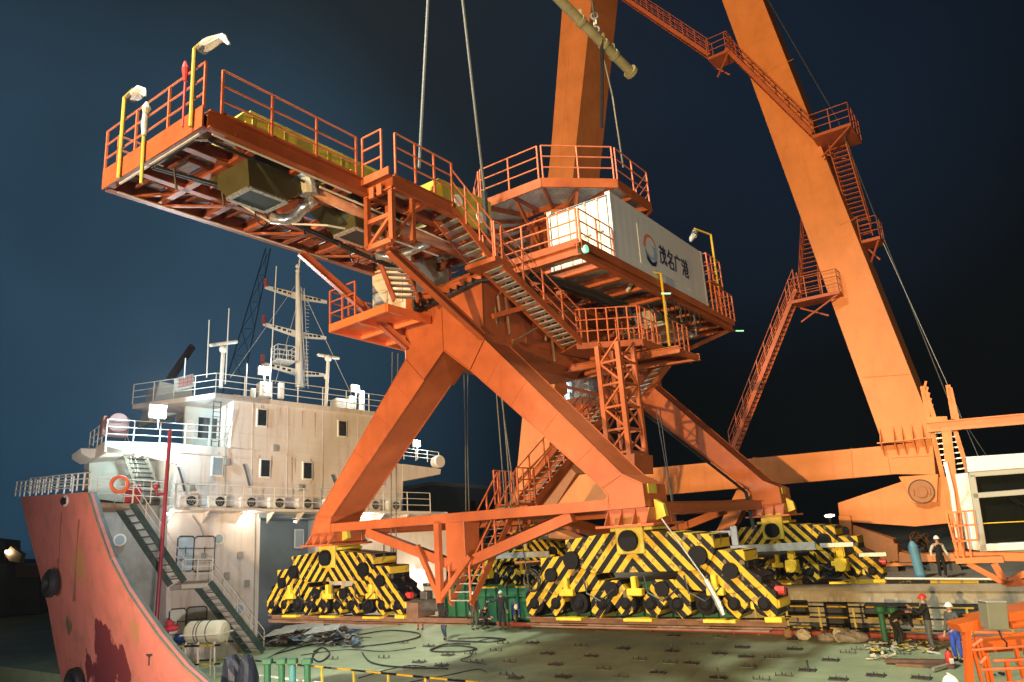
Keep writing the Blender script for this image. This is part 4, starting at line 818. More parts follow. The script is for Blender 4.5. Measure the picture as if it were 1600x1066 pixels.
def person(loc, facing, label, top=NAVY, legs=NAVY, helmet=HWHITE, pose='stand', scale=1.04, vest=None, group=None, lh=None, rh=None, sit=0, boots=BLKC, gloves=SKIN):
    """facing: heading in degrees, 0 looks along +Y; hands lh/rh in body space (x right, y forward, z up)"""
    j = dict(pel=(0, 0, .96), sp=(0, 0, 1.16), ch=(0, .01, 1.36), nk=(0, .01, 1.50), hd=(0, .03, 1.60), tp=(0, .025, 1.71),
             lsh=(-.18, 0, 1.43), rsh=(.18, 0, 1.43), lhp=(-.09, 0, .92), rhp=(.09, 0, .92), lk=(-.11, .03, .50), rk=(.11, .03, .50), la=(-.12, -.02, .09), ra=(.12, -.02, .09),
             lh=(-.27, .10, .86), rh=(.27, .10, .86))
    if pose == 'walk': j.update(lk=(-.1, .16, .52), la=(-.1, .10, .13), rk=(.1, -.02, .50), ra=(.1, -.28, .12), hd=(0, .10, 1.56), tp=(0, .12, 1.66), nk=(0, .05, 1.48))
    if pose == 'bend': j.update(pel=(0, -.18, .93), sp=(0, .04, 1.10), ch=(0, .26, 1.14), nk=(0, .42, 1.10), hd=(0, .53, 1.06), tp=(0, .63, 1.01), lsh=(-.18, .33, 1.12), rsh=(.18, .33, 1.12), lhp=(-.09, -.18, .90), rhp=(.09, -.18, .90), lk=(-.11, .0, .50), rk=(.11, -.02, .50), la=(-.14, -.12, .09), ra=(.14, -.1, .09), lh=(-.14, .50, .58), rh=(.14, .52, .55))
    if pose == 'crouch': j.update(pel=(0, -.2, .42), sp=(0, -.1, .60), ch=(0, .03, .78), nk=(0, .12, .91), hd=(0, .17, 1.0), tp=(0, .2, 1.1), lsh=(-.18, .06, .85), rsh=(.18, .06, .85), lhp=(-.1, -.2, .40), rhp=(.1, -.2, .40), lk=(-.17, .24, .46), rk=(.17, .24, .46), la=(-.15, .02, .09), ra=(.15, .02, .09), lh=(-.08, .42, .55), rh=(.1, .42, .5))
    if lh: j['lh'] = lh
    if rh: j['rh'] = rh
    J = {k: Vector(v) for k, v in j.items()}
    for s in 'lr':
        a = J[s+'sh']; h = J[s+'h']; mid = (a+h)/2; L = (h-a).length; half = .30; off = math.sqrt(max(0, half*half-(L/2)**2))
        bd = Vector(((-1 if s == 'l' else 1)*.35, -.8, -.5)); ax = (h-a).normalized(); bd = (bd-ax*bd.dot(ax)).normalized(); J[s+'e'] = mid+bd*off
    e = empty('person', loc, rz=R(-facing)); e.scale = (scale,)*3
    sx = {'l': -1, 'r': 1}
    # continuous body: torso, neck, head, arms with five fingered hands, legs and feet
    N_ = [(J['pel'], (.10, .08)), (J['sp'], (.095, .08)), (J['ch'], (.12, .085)), (J['nk'], .052), (J['hd'], (.075, .088)), (J['tp'], (.062, .072))]; Ed = [(0, 1), (1, 2), (2, 3), (3, 4), (4, 5)]
    def addn(p, r, prev): N_.append((p, r)); Ed.append((prev, len(N_)-1)); return len(N_)-1
    for s in 'lr':
        i = addn(J[s+'sh'], .058, 2); i = addn(J[s+'e'], .042, i); i = addn(J[s+'h'], .029, i)
        d = (J[s+'h']-J[s+'e']).normalized(); palm = addn(J[s+'h']+d*.06, (.036, .02), i); side = d.cross(Vector((0, 1, .2))).normalized()
        if side.length < .5: side = Vector((1, 0, 0))
        crv = side.cross(d)
        for f in range(4):
            o_ = side*(f-1.5)*.021; L = (.060, .072, .068, .052)[f]; k = addn(J[s+'h']+d*.098+o_, .010, palm); k = addn(J[s+'h']+d*(.098+L*.55)+o_+crv*.012, .009, k); addn(J[s+'h']+d*(.098+L*.85)+o_+crv*.034, .007, k)
        k = addn(J[s+'h']+d*.055-side*.040*1.0+crv*.01, .011, palm); addn(J[s+'h']+d*.095-side*.052+crv*.025, .008, k)
        i = addn(J[s+'hp'], .085, 0); i = addn(J[s+'k'], .055, i); i = addn(J[s+'a'], .038, i); i = addn(J[s+'a']+Vector((0, .10, -.045)), (.042, .03), i); addn(J[s+'a']+Vector((0, .17, -.055)), (.036, .022), i)
    skin_mesh('body', N_, Ed, SKIN, e, 1)
    # face details
    hd, tp = J['hd'], J['tp']; up = (tp-hd).normalized(); fw = Vector((0, 1, 0)); fw = (fw-up*fw.dot(up)).normalized() if pose != 'bend' else (Vector((0, .2, -1))-up*Vector((0, .2, -1)).dot(up)).normalized()
    rt = fw.cross(up)
    fm = MB(); fm.tube([hd+up*.045+fw*.082, hd+up*.015+fw*.108, hd+up*.005+fw*.085], [.008, .015, .01], 6); fm.build('nose', SKIN, e)
    for k in (-1, 1):
        fm = MB(); fm.ball(hd+up*.045+fw*.078+rt*.032*k, .012, 8, 5); fm.build('eye', BLKC, e)
        fm = MB(); fm.ball(hd+up*.02+rt*.082*k, .03, 8, 5, (.4, .6, 1)); fm.build('ear', SKIN, e)
    fm = MB(); fm.tube([hd-up*.03+fw*.078-rt*.022, hd-up*.034+fw*.086, hd-up*.03+fw*.078+rt*.022], .006, 5); fm.build('mouth', REDP, e)
    fm = MB(); fm.ball(hd+up*.055-fw*.014, .096, 12, 8, (.93, 1.02, .95)); fm.build('hair', HAIR, e) if helmet is None else None
    # clothes follow the same joints
    dn = (J['pel']-J['sp']).normalized(); T = [(J['pel']+dn*.13, (.15, .125)), (J['sp'], (.145, .12)), (J['ch'], (.17, .13)), (J['nk']-(J['nk']-J['ch'])*.25, (.08, .075))]; Te = [(0, 1), (1, 2), (2, 3)]
    tm_ = top if vest is None else vest
    if vest is None:
        for s in 'lr':
            b = len(T); T.append((J[s+'sh'], .078)); T.append((J[s+'e'], .060)); T.append((J[s+'h']-(J[s+'h']-J[s+'e'])*.08, .046)); Te += [(2, b), (b, b+1), (b+1, b+2)]
        skin_mesh('jacket', T, Te, top, e, 1)
    else:
        skin_mesh('vest', T, Te, vest, e, 1)
        for s in 'lr': skin_mesh('sleeve', [(J[s+'sh']*.97+J['ch']*.03, .075), (J[s+'e'], .058), (J[s+'h']-(J[s+'h']-J[s+'e'])*.08, .044)], [(0, 1), (1, 2)], top, e, 1)
    L_ = [(J['pel']-dn*.08, (.14, .115)), (J['pel']+dn*.03, (.15, .12))]; dn = dn; Le = [(0, 1)]
    for s in 'lr':
        b = len(L_); L_ += [(J[s+'hp']+Vector((0, 0, -.05)), .102), (J[s+'k'], .075), (J[s+'a']+Vector((0, 0, .02)), .062)]; Le += [(1, b), (b, b+1), (b+1, b+2)]
    skin_mesh('trousers', L_, Le, legs, e, 1)
    for s in 'lr': skin_mesh('boot', [(J[s+'a']+Vector((0, -.03, .05)), .052), (J[s+'a']+Vector((0, .0, -.035)), .052), (J[s+'a']+Vector((0, .12, -.042)), (.052, .04)), (J[s+'a']+Vector((0, .19, -.05)), (.042, .03))], [(0, 1), (1, 2), (2, 3)], boots, e, 1)
    if helmet is not None:
        hm = MB(); c_ = hd+up*.065-fw*.005; n = 16; rings = 6; vs = []
        for r_ in range(rings+1):
            a = math.pi/2*r_/rings
            for k in range(n):
                t = 2*math.pi*k/n; rad = .118*math.sin(a); vs.append(c_+up*(.125*math.cos(a))+rt*rad*math.cos(t)*.92+fw*rad*math.sin(t)*1.08)
        for k in range(n): t = 2*math.pi*k/n; ext = .012+.05*max(0, math.sin(t))**1.5; vs.append(c_-up*.012+rt*(.118*.92+ext)*math.cos(t)+fw*(.118*1.08+ext)*math.sin(t))
        hm.add(vs, [(r_*n+k, r_*n+(k+1) % n, (r_+1)*n+(k+1) % n, (r_+1)*n+k) for r_ in range(rings+1) for k in range(n)]); hm.beam(c_+up*.128-fw*.08, c_+up*.128+fw*.08, .03, .012, up=tuple(up))
        hm.build('helmet', helmet, e, smooth=False)
    tag(e, label, 'person', group); return e
G = lambda x, y, z=0.0: ground(x, y, z)
def head_to(p, q): d = q-p; return math.degrees(math.atan2(d.x, d.y))
person(G(695, 1001), 200, 'person in black jacket and dark jeans, head bowed, by the long steel beam tip', BLKC, JEAN, None, 'walk', 1.05, lh=(-.12, .28, 1.05), rh=(.12, .28, 1.02))
person(G(657, 984), 190, 'person in orange red coverall standing beside the ship wall', REDC, REDC, HRED, 'stand', 1.05)
person(G(742, 984), 150, 'person in white helmet and dark clothes with red vest beneath the hanging steps', NAVY, GREYC, HWHITE, 'stand', 1.08, vest=cloth((.12, .03, .03), 'maroon_vest'))
person(G(757, 983), 130, 'person crouching in black beside the maroon vested worker', BLKC, BLKC, None, 'crouch', 1.1)
person(G(786, 984), 185, 'person in white helmet and navy workwear stretching one arm out by the green frame', NAVY, NAVY, HWHITE, 'stand', 1.10, rh=(.62, .1, 1.32))
person(G(806, 978), 170, 'person in blue jacket leaning at the dark winch', BLUEC, NAVY, HWHITE, 'bend', 1.0)
person(G(640, 962), 120, 'person in pale blue leaning over beside the ship wall', cloth((.12, .2, .34), 'pale_blue_shirt'), JEAN, None, 'bend', 1.05)
person(G(1409, 1010), 72, 'person in black clothes bent double at the deck railing', BLKC, BLKC, None, 'bend', 1.06, lh=(-.05, .62, .80), rh=(.1, .55, .55))
person(G(1458, 1018), 288, 'person in red helmet and black coverall holding a rope with both hands', BLKC, GREYC, HRED, 'stand', 1.10, lh=(-.06, .42, 1.38), rh=(.08, .46, 1.22))
person(G(1500, 1034), 250, 'person in white helmet, dark vest and bright blue trousers facing away', GREYC, BLUEC, HWHITE, 'stand', 1.06, lh=(-.2, .26, 1.0))
pq = ground(1475, 905, 1.84); person(pq, 184, 'person in white helmet, black vest and white sleeves on the quay', WHITEC, BLKC, HWHITE, 'stand', 1.0, vest=BLKC, lh=(-.34, .08, .92), rh=(.34, .08, .92))
ph = onray(1488, 1075, 10.5); person(Vector((ph.x, ph.y, ph.z-1.62)), 10, 'person in scuffed white helmet, only the head in sight at the bottom edge', NAVY, NAVY, HWHITE, 'stand', 1.0)
gz = ph.z-1.62; gm = MB(); gm.box(ph.x-1.2, 9.5, 6.5, 13.5, gz-.3, gz); struct('pontoon_deck', gm, GREYW)

# ================================================================== THE SHIP AND ITS DECKHOUSE
S = Frame((-14.4, 40.6, 0), -0.761, -0.08, 0.069)
ship = empty('work_ship', S, 'work ship with cream deckhouse, white mast and scraped orange red bow', 'ship')
def sp(x, y, b=0.0): return S.at(x, y, 1, b)
def s_in(wpt): return S.mt @ (Vector(wpt)-S.o)
def sprism(name, px, b, depth, m, parent=ship, bevel=0): mb = MB(); mb.prism([sp(x, y, b) for x, y in px], (0, depth, 0)); return mb.build(name, m, parent, bevel=bevel)
up_ = sprism('upper_deckhouse', [(365, 616), (612, 653), (615, 712), (600, 724), (360, 699)], 0, 6.0, CREAM, bevel=.03)
md_ = sprism('middle_deckhouse', [(276, 693), (600, 719), (631, 726), (629, 797), (272, 790)], .02, 7.0, CREAM, bevel=.03)
wl_ = sprism('bridge_wing', [(165, 689), (276, 692.5), (276, 726), (165, 697)], 0, .12, CREAM); 
m_ = MB(); a = sp(165, 689, 0); b = sp(362, 698, 0); m_.box(a.x, b.x, .05, 3.2, a.z-.25, a.z-.15); m_.box(a.x-.02, a.x+.1, 0, 3.2, a.z-.55, a.z); m_.build('wing_floor', CREAM, wl_)
railing(wl_, [sp(165, 689, .05), sp(362, 698, .05)], 1.1, 1.3, r=.022, m=SHIPW); railing(wl_, [Vector((a.x+.03, .1, a.z)), Vector((a.x+.03, 3.2, a.z))], 1.1, .8, r=.022, m=SHIPW)
k_ = MB(); p = sp(183, 664, .5); k_.box(p.x-.7, p.x+.55, .4, .8, p.z-.6, p.z+.4); k_.cyl((p.x, .38, p.z+.05), (p.x, .28, p.z+.05), .52, 24); k_.build('lifering_cabinet', mat('faded_pink_paint', (.20, .10, .085), .6), wl_, bevel=.04)
wr_ = sprism('bridge_wing', [(629, 725), (689, 733), (688, 741), (629, 752)], 0, 1.6, CREAM)
railing(wr_, [sp(612, 716, .1), sp(686, 724, .1)], .75, 1.0, r=.022, m=SHIPW)
k_ = MB(); p = sp(684, 722, .2); k_.cyl((p.x, -.1, p.z), (p.x, .5, p.z), .42, 18); k_.build('wing_console', CREAM, wr_, bevel=.04)
# bridge interior corner under the roof slab
rfz = sp(342, 614, -.6); m_ = MB(); c1 = sp(342, 614, -.2); c2 = sp(612, 652, -.2)
m_.box(c1.x-.2, c2.x, -.15, 6, c1.z-.28, c1.z); m_.prism([(c1.x-.2, -.15, c1.z-.28), (c1.x-.2, -.15, c1.z), (c1.x-3.2, 4.0, c1.z), (c1.x-3.2, 4.0, c1.z-.28)], (3.2, 0, 0)); roof = m_.build('roof_slab', CREAM, ship, bevel=.02)
m_ = MB(); wx = sp(300, 660, 2.2); m_.box(wx.x-.4, c1.x+1.0, 2.2, 2.4, a.z-.15, c1.z-.28); bw = m_.build('bridge_side_wall', mat('pale_green_white_paint', (.58, .64, .60), .5, var=.06), ship)
for dx in (.35, 1.15, 1.95): k_ = MB(); k_.box(wx.x+dx, wx.x+dx+.62, 2.15, 2.22, a.z+1.0, a.z+2.2); k_.build('bridge_window', GLASS, bw)
k_ = MB(); k_.box(wx.x-.3, wx.x+.15, 2.14, 2.2, a.z+.05, a.z+2.0); k_.build('bridge_door', SHIPW, bw)
k_ = MB(); lx = sp(352, 650, .3); 
for dx in (0, .4): k_.beam((lx.x+dx-.6, .5, a.z), (lx.x+dx-.6, .5, c1.z), .05, .05)
for i in range(10): k_.beam((lx.x-.6, .5, a.z+.2+i*.28), (lx.x-.2, .5, a.z+.2+i*.28), .03, .03)
k_.build('wall_ladder', DARKST, ship)
sprism('funnel_casing', [(250, 596), (300, 606), (302, 640), (262, 650), (232, 660)], 4.5, 2, mat('pale_green_white_paint', (.58, .64, .60)))
sg = sprism('name_board', [(272, 592), (302, 584), (304, 604), (274, 612)], 1.0, .08, GREYW)
gm = MB(); A0 = sp(275, 597, .97); A1 = sp(299, 591, .97)
for i in range(4):
    p = A0.lerp(A1, (i+.3)/4)
    for st in (((0, .1), (.26, .1)), ((0, -.12), (.26, -.12)), ((.13, .22), (.13, -.3)), ((.02, -.3), (.24, -.3))): gm.beam((p.x+st[0][0], .97, p.z+st[0][1]), (p.x+st[1][0], .97, p.z+st[1][1]), .045, .02, up=(0, 1, 0))
gm.build('faded_lettering', mat('faded_red_lettering', (.36, .12, .10)), sg)
# deckhouse relief: plate seams, cable runs, small boxes, rust weeps below scuppers
k_ = MB()
for yy in (655, 676): k_.beam(sp(368, yy, -.012), sp(600, yy+ (612-368)*.13, -.012), .02, .025)
for xx in (395, 450, 505, 560): k_.beam(sp(xx, 622+(xx-365)*.15, -.012), sp(xx-2, 785, -.012), .02, .02, up=(0, 1, 0))
for (y0, y1) in ((706, 733), (752, 772)): k_.beam(sp(280, y0, -.01), sp(600, y1, -.01), .02, .02)
k_.build('plate_seam', CREAM, up_)
rs = random.Random(12)
RST = mat('rust_weep', (.46, .31, .19), .8, var=.35, scale=9)
for i in range(16):
    x = rs.uniform(300, 590); y = rs.choice((704+(x-300)*.07, 626+(x-365)*.15 if x > 380 else 706)); h = rs.uniform(.5, 1.6); p = sp(x, y, -.014); k_ = MB(); w__ = rs.uniform(.02, .05); k_.add([(p.x-w__, -.014, p.z), (p.x+w__, -.014, p.z), (p.x+w__*.3, -.014, p.z-h), (p.x-w__*.2, -.014, p.z-h*.9)], [(0, 1, 2, 3)]); k_.build('rust_weep', RST, up_)
for (x, y) in ((355, 722), (430, 700), (470, 762), (300, 762), (375, 868), (355, 900), (386, 912), (318, 870)): p = sp(x, y, -.1); k_ = MB(); k_.box(p.x-.13, p.x+.13, -.14, 0, p.z-.18, p.z+.18); k_.build('switch_box', GREYW, md_, bevel=.02)
k_ = MB(); k_.tube([sp(366, 640, -.05), sp(352, 700, -.05), sp(350, 786, -.05)], .02, 5); k_.tube([sp(399, 800, -.05), sp(396, 1000, -.05)], .03, 5); k_.tube([sp(300, 806, -.05), sp(312, 822, -.05), sp(318, 838, -.05)], .03, 5); k_.build('wall_pipe', GREYW, md_)
# windows
def window(px, py, w_=.50, h_=.92, b=0.0, lit=None):
    p = sp(px, py, b); o = MB(); o.box(p.x-w_/2-.09, p.x+w_/2+.09, b-.06, b+.02, p.z-h_/2-.09, p.z+h_/2+.09); fr = o.build('window_frame', SHIPW, ship, bevel=.09)
    g_ = MB(); g_.box(p.x-w_/2, p.x+w_/2, b-.075, b-.05, p.z-h_/2, p.z+h_/2); g_.build('window_pane', lit or GLASS, fr, bevel=.02); return fr
LITW = mat('curtained_lit_window', (.20, .24, .25), .3, emit=((.6, .75, .8), .12))
for x, y in ((409, 653), (534.5, 670)): window(x, y)
for x, y, l in ((339.5, 729, LITW), (414, 732, None), (480, 735.7, None), (594, 747, LITW)): window(x, y, lit=l)
for (x, y) in ((282, 745), (384, 740), (522, 755)): p = sp(x, y, -.1); k_ = MB(); k_.tube([(p.x-.15, -.1, p.z+.5), (p.x, -.12, p.z+.1), (p.x+.25, -.1, p.z-.75)], .05, 6); k_.build('drain_hose', DARKST, ship)
# gallery with air conditioners
g0 = sp(272, 790, -1.0); g1 = sp(640, 803, -1.0); m_ = MB(); m_.box(g0.x, g1.x+1.6, -1.05, .1, g0.z-.22, g0.z-.08)
for i in range(9): x = g0.x+i*(g1.x-g0.x)/8; m_.prism([(x, 0, g0.z-.22), (x, -.95, g0.z-.22), (x, 0, g0.z-.75)], (.05, 0, 0))
gal = m_.build('gallery', CREAM, ship)
railing(gal, [(g0.x, -1.0, g0.z-.08), (g1.x+1.6, -1.0, g0.z-.08)], 1.15, 1.7, r=.02, m=SHIPW)
for i, x in enumerate((297, 342, 391, 435, 479, 520, 585, 617)):
    p = sp(x, 772, -.45); e = empty('air_conditioner', (p.x, -.2, g0.z+.02), parent=ship); k_ = MB(); k_.box(-.45, .45, -.18, .18, 0, .62)
    for j in range(8): k_.box(-.44, -.3, -.19, -.18, .08+j*.06, .1+j*.06)
    k_.build('casing', SHIPW if i % 2 else CREAM, e, bevel=.02); k_ = MB(); k_.cyl((.1, -.185, .31), (.1, -.2, .31), .25, 20); f_ = k_.build('fan_grille', BLKP, e)
    k_ = MB(); k_.torus((.1, -.21, .31), (0, 1, 0), .25, .015, 20, 5); k_.torus((.1, -.21, .31), (0, 1, 0), .14, .01, 16, 5)
    for j in range(6): aa = j*math.pi/3; k_.beam((.1, -.21, .31), (.1+.25*math.cos(aa), -.21, .31+.25*math.sin(aa)), .012, .012)
    k_.build('fan_guard', GREYW, e)
# lower house, bay and grey flank
lw = sprism('lower_wall', [(262, 790), (408, 792), (402, 1025), (258, 1040)], 0, 5.0, CREAM, bevel=.03)
sprism('grey_wall', [(140, 784), (262, 791), (258, 1040), (160, 1040)], 1.2, .3, GREYW)
rw = sprism('right_wall', [(535, 796), (700, 800), (696, 992), (532, 1000)], 0, 5.0, CREAM, bevel=.03)
bb_ = sprism('bay_back_wall', [(380, 780), (590, 790), (585, 1000), (375, 1010)], 4.2, .2, BAYBL)
q = sp(405, 796, 0); k_ = MB(); qr = sp(535, 798, 0); k_.box(q.x, qr.x, 0, 4.3, q.z-.1, q.z); k_.box(q.x, qr.x, -.02, .3, q.z-.45, q.z-.1); k_.build('bay_ceiling', BAYBL, ship)
window(467, 842, .5, 1.0, 4.1, LITW)
def oval_door(px0, px1, py0, py1, b, m, name='weathertight_door'):
    p0 = sp(px0, py0, b); p1 = sp(px1, py1, b); cx = (p0.x+p1.x)/2; w_ = (p1.x-p0.x)/2; cz = (p0.z+p1.z)/2; h_ = (p0.z-p1.z)/2
    k_ = MB(); k_.box(cx-w_, cx+w_, b-.08, b-.02, cz-h_, cz+h_); d = k_.build(name, m, ship, bevel=.05)
    k_ = MB(); ring = [(cx+sx_*w_*.98, b-.09, cz+sz_*h_*.98) for sx_, sz_ in ((-.75, 1), (.75, 1), (1, .88), (1, -.88), (.75, -1), (-.75, -1), (-1, -.88), (-1, .88), (-.75, 1))]; k_.tube(ring, .035, 6)
    for t in (-.35, .3): k_.beam((cx-w_*.9, b-.1, cz+t*h_), (cx+w_*.9, b-.1, cz+t*h_), .03, .04)
    k_.beam((cx, b-.11, cz), (cx, b-.11, cz+.35), .03, .03); k_.build('door_rim', DARKST, d); return d
oval_door(303, 333, 838, 893, 0, CREAM); oval_door(291, 320, 949, 1004, .0, GREYW); oval_door(277, 300, 838, 893, .02, mat('pale_blue_door_paint', (.45, .58, .68), .5)); oval_door(264, 287, 952, 1010, .02, SHIPW)
oval_door(598, 614, 848, 905, 0, CREAM)
for (x, y, b) in ((186.5, 844, 1.16), (341, 842, -.0), (373, 952, -.0), (570, 840, 0)):
    p = sp(x, y, b); k_ = MB(); k_.cyl((p.x, b-.08, p.z), (p.x, b+.02, p.z), .30, 24); o = k_.build('porthole_frame', SHIPW, ship); k_ = MB(); k_.cyl((p.x, b-.1, p.z), (p.x, b-.07, p.z), .22, 24); k_.build('porthole_glass', LITW, o)
# exterior steps down the front
def sstair(a, b, wv, n): return stair(ship, a, b, wv, n=n, rail=2, m=DKGREEN, tm=DKGREEN, rise_h=1.0, rr=.02, sw=.26)
ST = DKGREEN
t0 = sp(206, 787, -1.6); t1 = sp(288, 909, -1.6); t2 = sp(328, 910, -1.6); t3 = sp(412, 1018, -1.6)
for (a, b) in ((t0, t1), (t2, t3)):
    k_ = MB(); k_.beam(a, b, .06, .28); k_.beam(a+Vector((-.35, .85, -.1)), b+Vector((-.35, .85, -.1)), .06, .28); st = k_.build('outside_stair', ST, ship)
    for i in range(11): p = lerp(a, b, (i+.5)/11); k_ = MB(); k_.beam(p, p+Vector((-.35, .85, 0)), .24, .04); k_.build('tread', mat('step_tread_paint', (.16, .17, .15), .7), st)
    k_ = MB(); k_.tube([a+Vector((0, 0, 1.0)), b+Vector((0, 0, 1.0))], .02, 5); k_.tube([a+Vector((0, 0, .55)), b+Vector((0, 0, .55))], .018, 5)
    for i in range(5): p = lerp(a, b, i/4); k_.tube([p, p+Vector((0, 0, 1.0))], .02, 5)
    k_.build('handrail', CREAM, st)
for (a, b, mm) in ((sp(284, 909, -1.6), sp(331, 911, -1.6), CREAM), (sp(150, 786, -1.6), sp(207, 787, -1.6), mat('rust_streaked_edge', (.50, .38, .26), .7, streak=.8, dirt_col=(.3, .1, .04)))):
    k_ = MB(); k_.box(a.x, b.x, -1.6, 0, min(a.z, b.z)-.2, min(a.z, b.z)); lo = k_.build('stair_landing', mm, ship); railing(lo, [(a.x, -1.6, a.z), (b.x, -1.6, a.z)], 1.0, .9, r=.02, m=SHIPW)
# standpipe
k_ = MB(); k_.tube([sp(266, 672, -2), sp(259.5, 760, -2), sp(244, 980, -2)], .09, 10); sp_o = k_.build('red_standpipe', mat('dark_red_pipe', (.30, .03, .05), .4), ship)
k_ = MB(); p = sp(245, 768, -2); k_.tube([sp(257, 772, -2), sp(245, 772, -2), sp(244, 758, -2)], .08, 8); k_.ball(sp(244, 760, -2), .16); k_.build('valve', mat('dark_red_pipe', (.3, .03, .05)), sp_o)
# forecastle casing and steps below the wing
sprism('forecastle_casing', [(140, 712), (276, 712), (272, 795), (137, 778)], 3.2, 1.0, mat('pale_green_white_paint', (.58, .64, .60)))
sprism('casing_canopy', [(126, 700), (190, 702), (192, 712), (140, 716), (127, 708)], 1.6, 1.8, SHIPW, bevel=.03)
stair(ship, sp(194, 706, 2.2), sp(222, 785, 2.2), (1.0, 0, 0), n=11, rail=1, m=GREYW, tm=DARKST, rise_h=1.0)
railing(ship, [sp(150, 783, -1.5), sp(274, 790, -1.5)], 1.1, 1.2, r=.02, m=SHIPW)
k_ = MB(); p = sp(187, 757, -1.62); k_.torus(p, (0, 1, 0), .36, .085, 24, 8); lr = k_.build('lifebuoy', LIFER, ship, smooth=True)
k_ = MB(); p = sp(208, 770, -.9); k_.box(p.x-.35, p.x+.35, -1.0, -.6, p.z-.5, p.z+.35); k_.build('hose_cabinet', REDP, ship, bevel=.02)
# roof: railings, mast, radars, aerials, lamps
railing(roof, [Vector((c1.x-.15, -.1, c1.z)), Vector((c2.x, -.1, c1.z))], 1.15, 1.6, r=.022, m=SHIPW)
railing(roof, [Vector((c1.x-.15, -.1, c1.z)), Vector((c1.x-3.2, 4, c1.z))], 1.15, 1.2, r=.022, m=SHIPW)
mast = empty('mast', (0, 0, 0), parent=ship); MBp = 3.0
k_ = MB(); top = sp(465, 428, MBp); bot = sp(468, 606, MBp); k_.tube([bot, bot.lerp(top, .55), top], [.28, .20, .13], 14); k_.build('mast_post', SHIPW, mast)
k_ = MB(); 
for dx in (.32, .55): k_.beam((bot.x+dx, MBp-.1, bot.z), (top.x+dx-.1, MBp-.1, top.z-1), .03, .03)
for i in range(24): z = bot.z+.3+i*.26; k_.beam((bot.x+.3, MBp-.1, z), (bot.x+.55, MBp-.1, z), .02, .02)
k_.build('mast_ladder', SHIPW, mast)
for (xl, yl, xr, yr, xc, yc) in ((415, 448, 511, 472, 466, 464), (412, 506, 510, 528, 467, 524), (410, 568, 507, 586, 467, 584)):
    L_ = sp(xl, yl, MBp); Rr = sp(xr, yr, MBp); Cc = sp(xc, yc, MBp); k_ = MB()
    k_.prism([L_+Vector((0, 0, .1)), Vector((Cc.x, MBp, Cc.z+.28)), Rr+Vector((0, 0, .1)), Rr-Vector((0, 0, .1)), Vector((Cc.x, MBp, Cc.z-.18)), L_-Vector((0, 0, .1))], (0, .12, 0)); cr_ = k_.build('crossarm', SHIPW, mast)
    k_ = MB()
    for t in (.2, .35, .5, .65): 
        for E_ in (L_, Rr): p = E_.lerp(Cc, t+.08); k_ = MB(); k_.box(p.x-.11, p.x+.11, MBp-.012, MBp+.0, p.z-.02, p.z+.12); k_.build('lightening_hole', BLKP, cr_)
    k_ = MB(); k_.cyl(L_, L_+Vector((0, 0, .55)), .13, 8); k_.build('signal_lamp', mat('dull_red_lamp', (.25, .05, .05)), cr_)
k_ = MB(); 
for i in range(2): k_.ball(top+Vector((0, 0, .2+i*.35)), .16)
k_.tube([top+Vector((0, 0, .4)), top+Vector((.35, 0, 2.6))], .03, 5); k_.build('masthead_light', SHIPW, mast)
k_ = MB(); p = sp(442, 565, MBp); k_.box(p.x-.6, p.x+.6, MBp-.5, MBp+.5, p.z-.1, p.z); bk_ = k_.build('crows_nest', SHIPW, mast); railing(bk_, [(p.x-.6, MBp-.5, p.z), (p.x+.6, MBp-.5, p.z), (p.x+.6, MBp+.5, p.z), (p.x-.6, MBp+.5, p.z), (p.x-.6, MBp-.5, p.z)], .95, .6, r=.02, m=SHIPW)
for (x0, y0, x1, y1) in ((466, 440, 360, 590), (466, 470, 430, 600), (466, 440, 560, 640), (466, 440, 480, 600)): k_ = MB(); k_.tube([sp(x0, y0, MBp), sp(x1, y1, MBp-1)], .012, 4); k_.build('mast_stay', SHIPW, mast)
for (x, yt, yb, hw, b) in ((349, 546, 606, 22, 1.2), (513, 560, 636, 17, 1.2)):
    k_ = MB(); tp_ = sp(x, yt, b); bt_ = sp(x-4, yb, b); k_.tube([bt_, tp_], .11, 10); k_.ball(tp_, .24, 10, 6); r_o = k_.build('radar_post', SHIPW, ship); k_ = MB(); p0 = sp(x-hw, yt-1, b); p1 = sp(x+hw, yt-7+6*(x > 400)*2, b); k_.beam(p0+Vector((0, 0, .2)), p1+Vector((0, 0, .2)), .2, .2); k_.build('radar_scanner', SHIPW, r_o, bevel=.05)
for (x0, y0, x1, y1) in ((327, 500, 323, 590), (358, 482, 352, 600), (432, 416, 422, 600), (290, 560, 288, 590), (386, 568, 384, 620), (470, 395, 466, 430)): k_ = MB(); k_.tube([sp(x1, y1, .8), sp(x0, y0, .8)], .035, 6); k_.build('whip_aerial', SHIPW, ship)
for (x, y, w_, h_) in ((413, 610, .8, .9), (437, 612, .35, 1.0), (535, 634, 1.2, .8), (548, 632, .5, 1.0), (563, 628, .35, 1.4), (393, 616, .3, .6), (508, 590, .3, .3)):
    p = sp(x, y, 1.5); k_ = MB(); k_.box(p.x-w_/2, p.x+w_/2, 1.2, 1.2+w_*.7, p.z-h_/2, p.z+h_/2); k_.build('roof_locker', SHIPW, ship, bevel=.04)
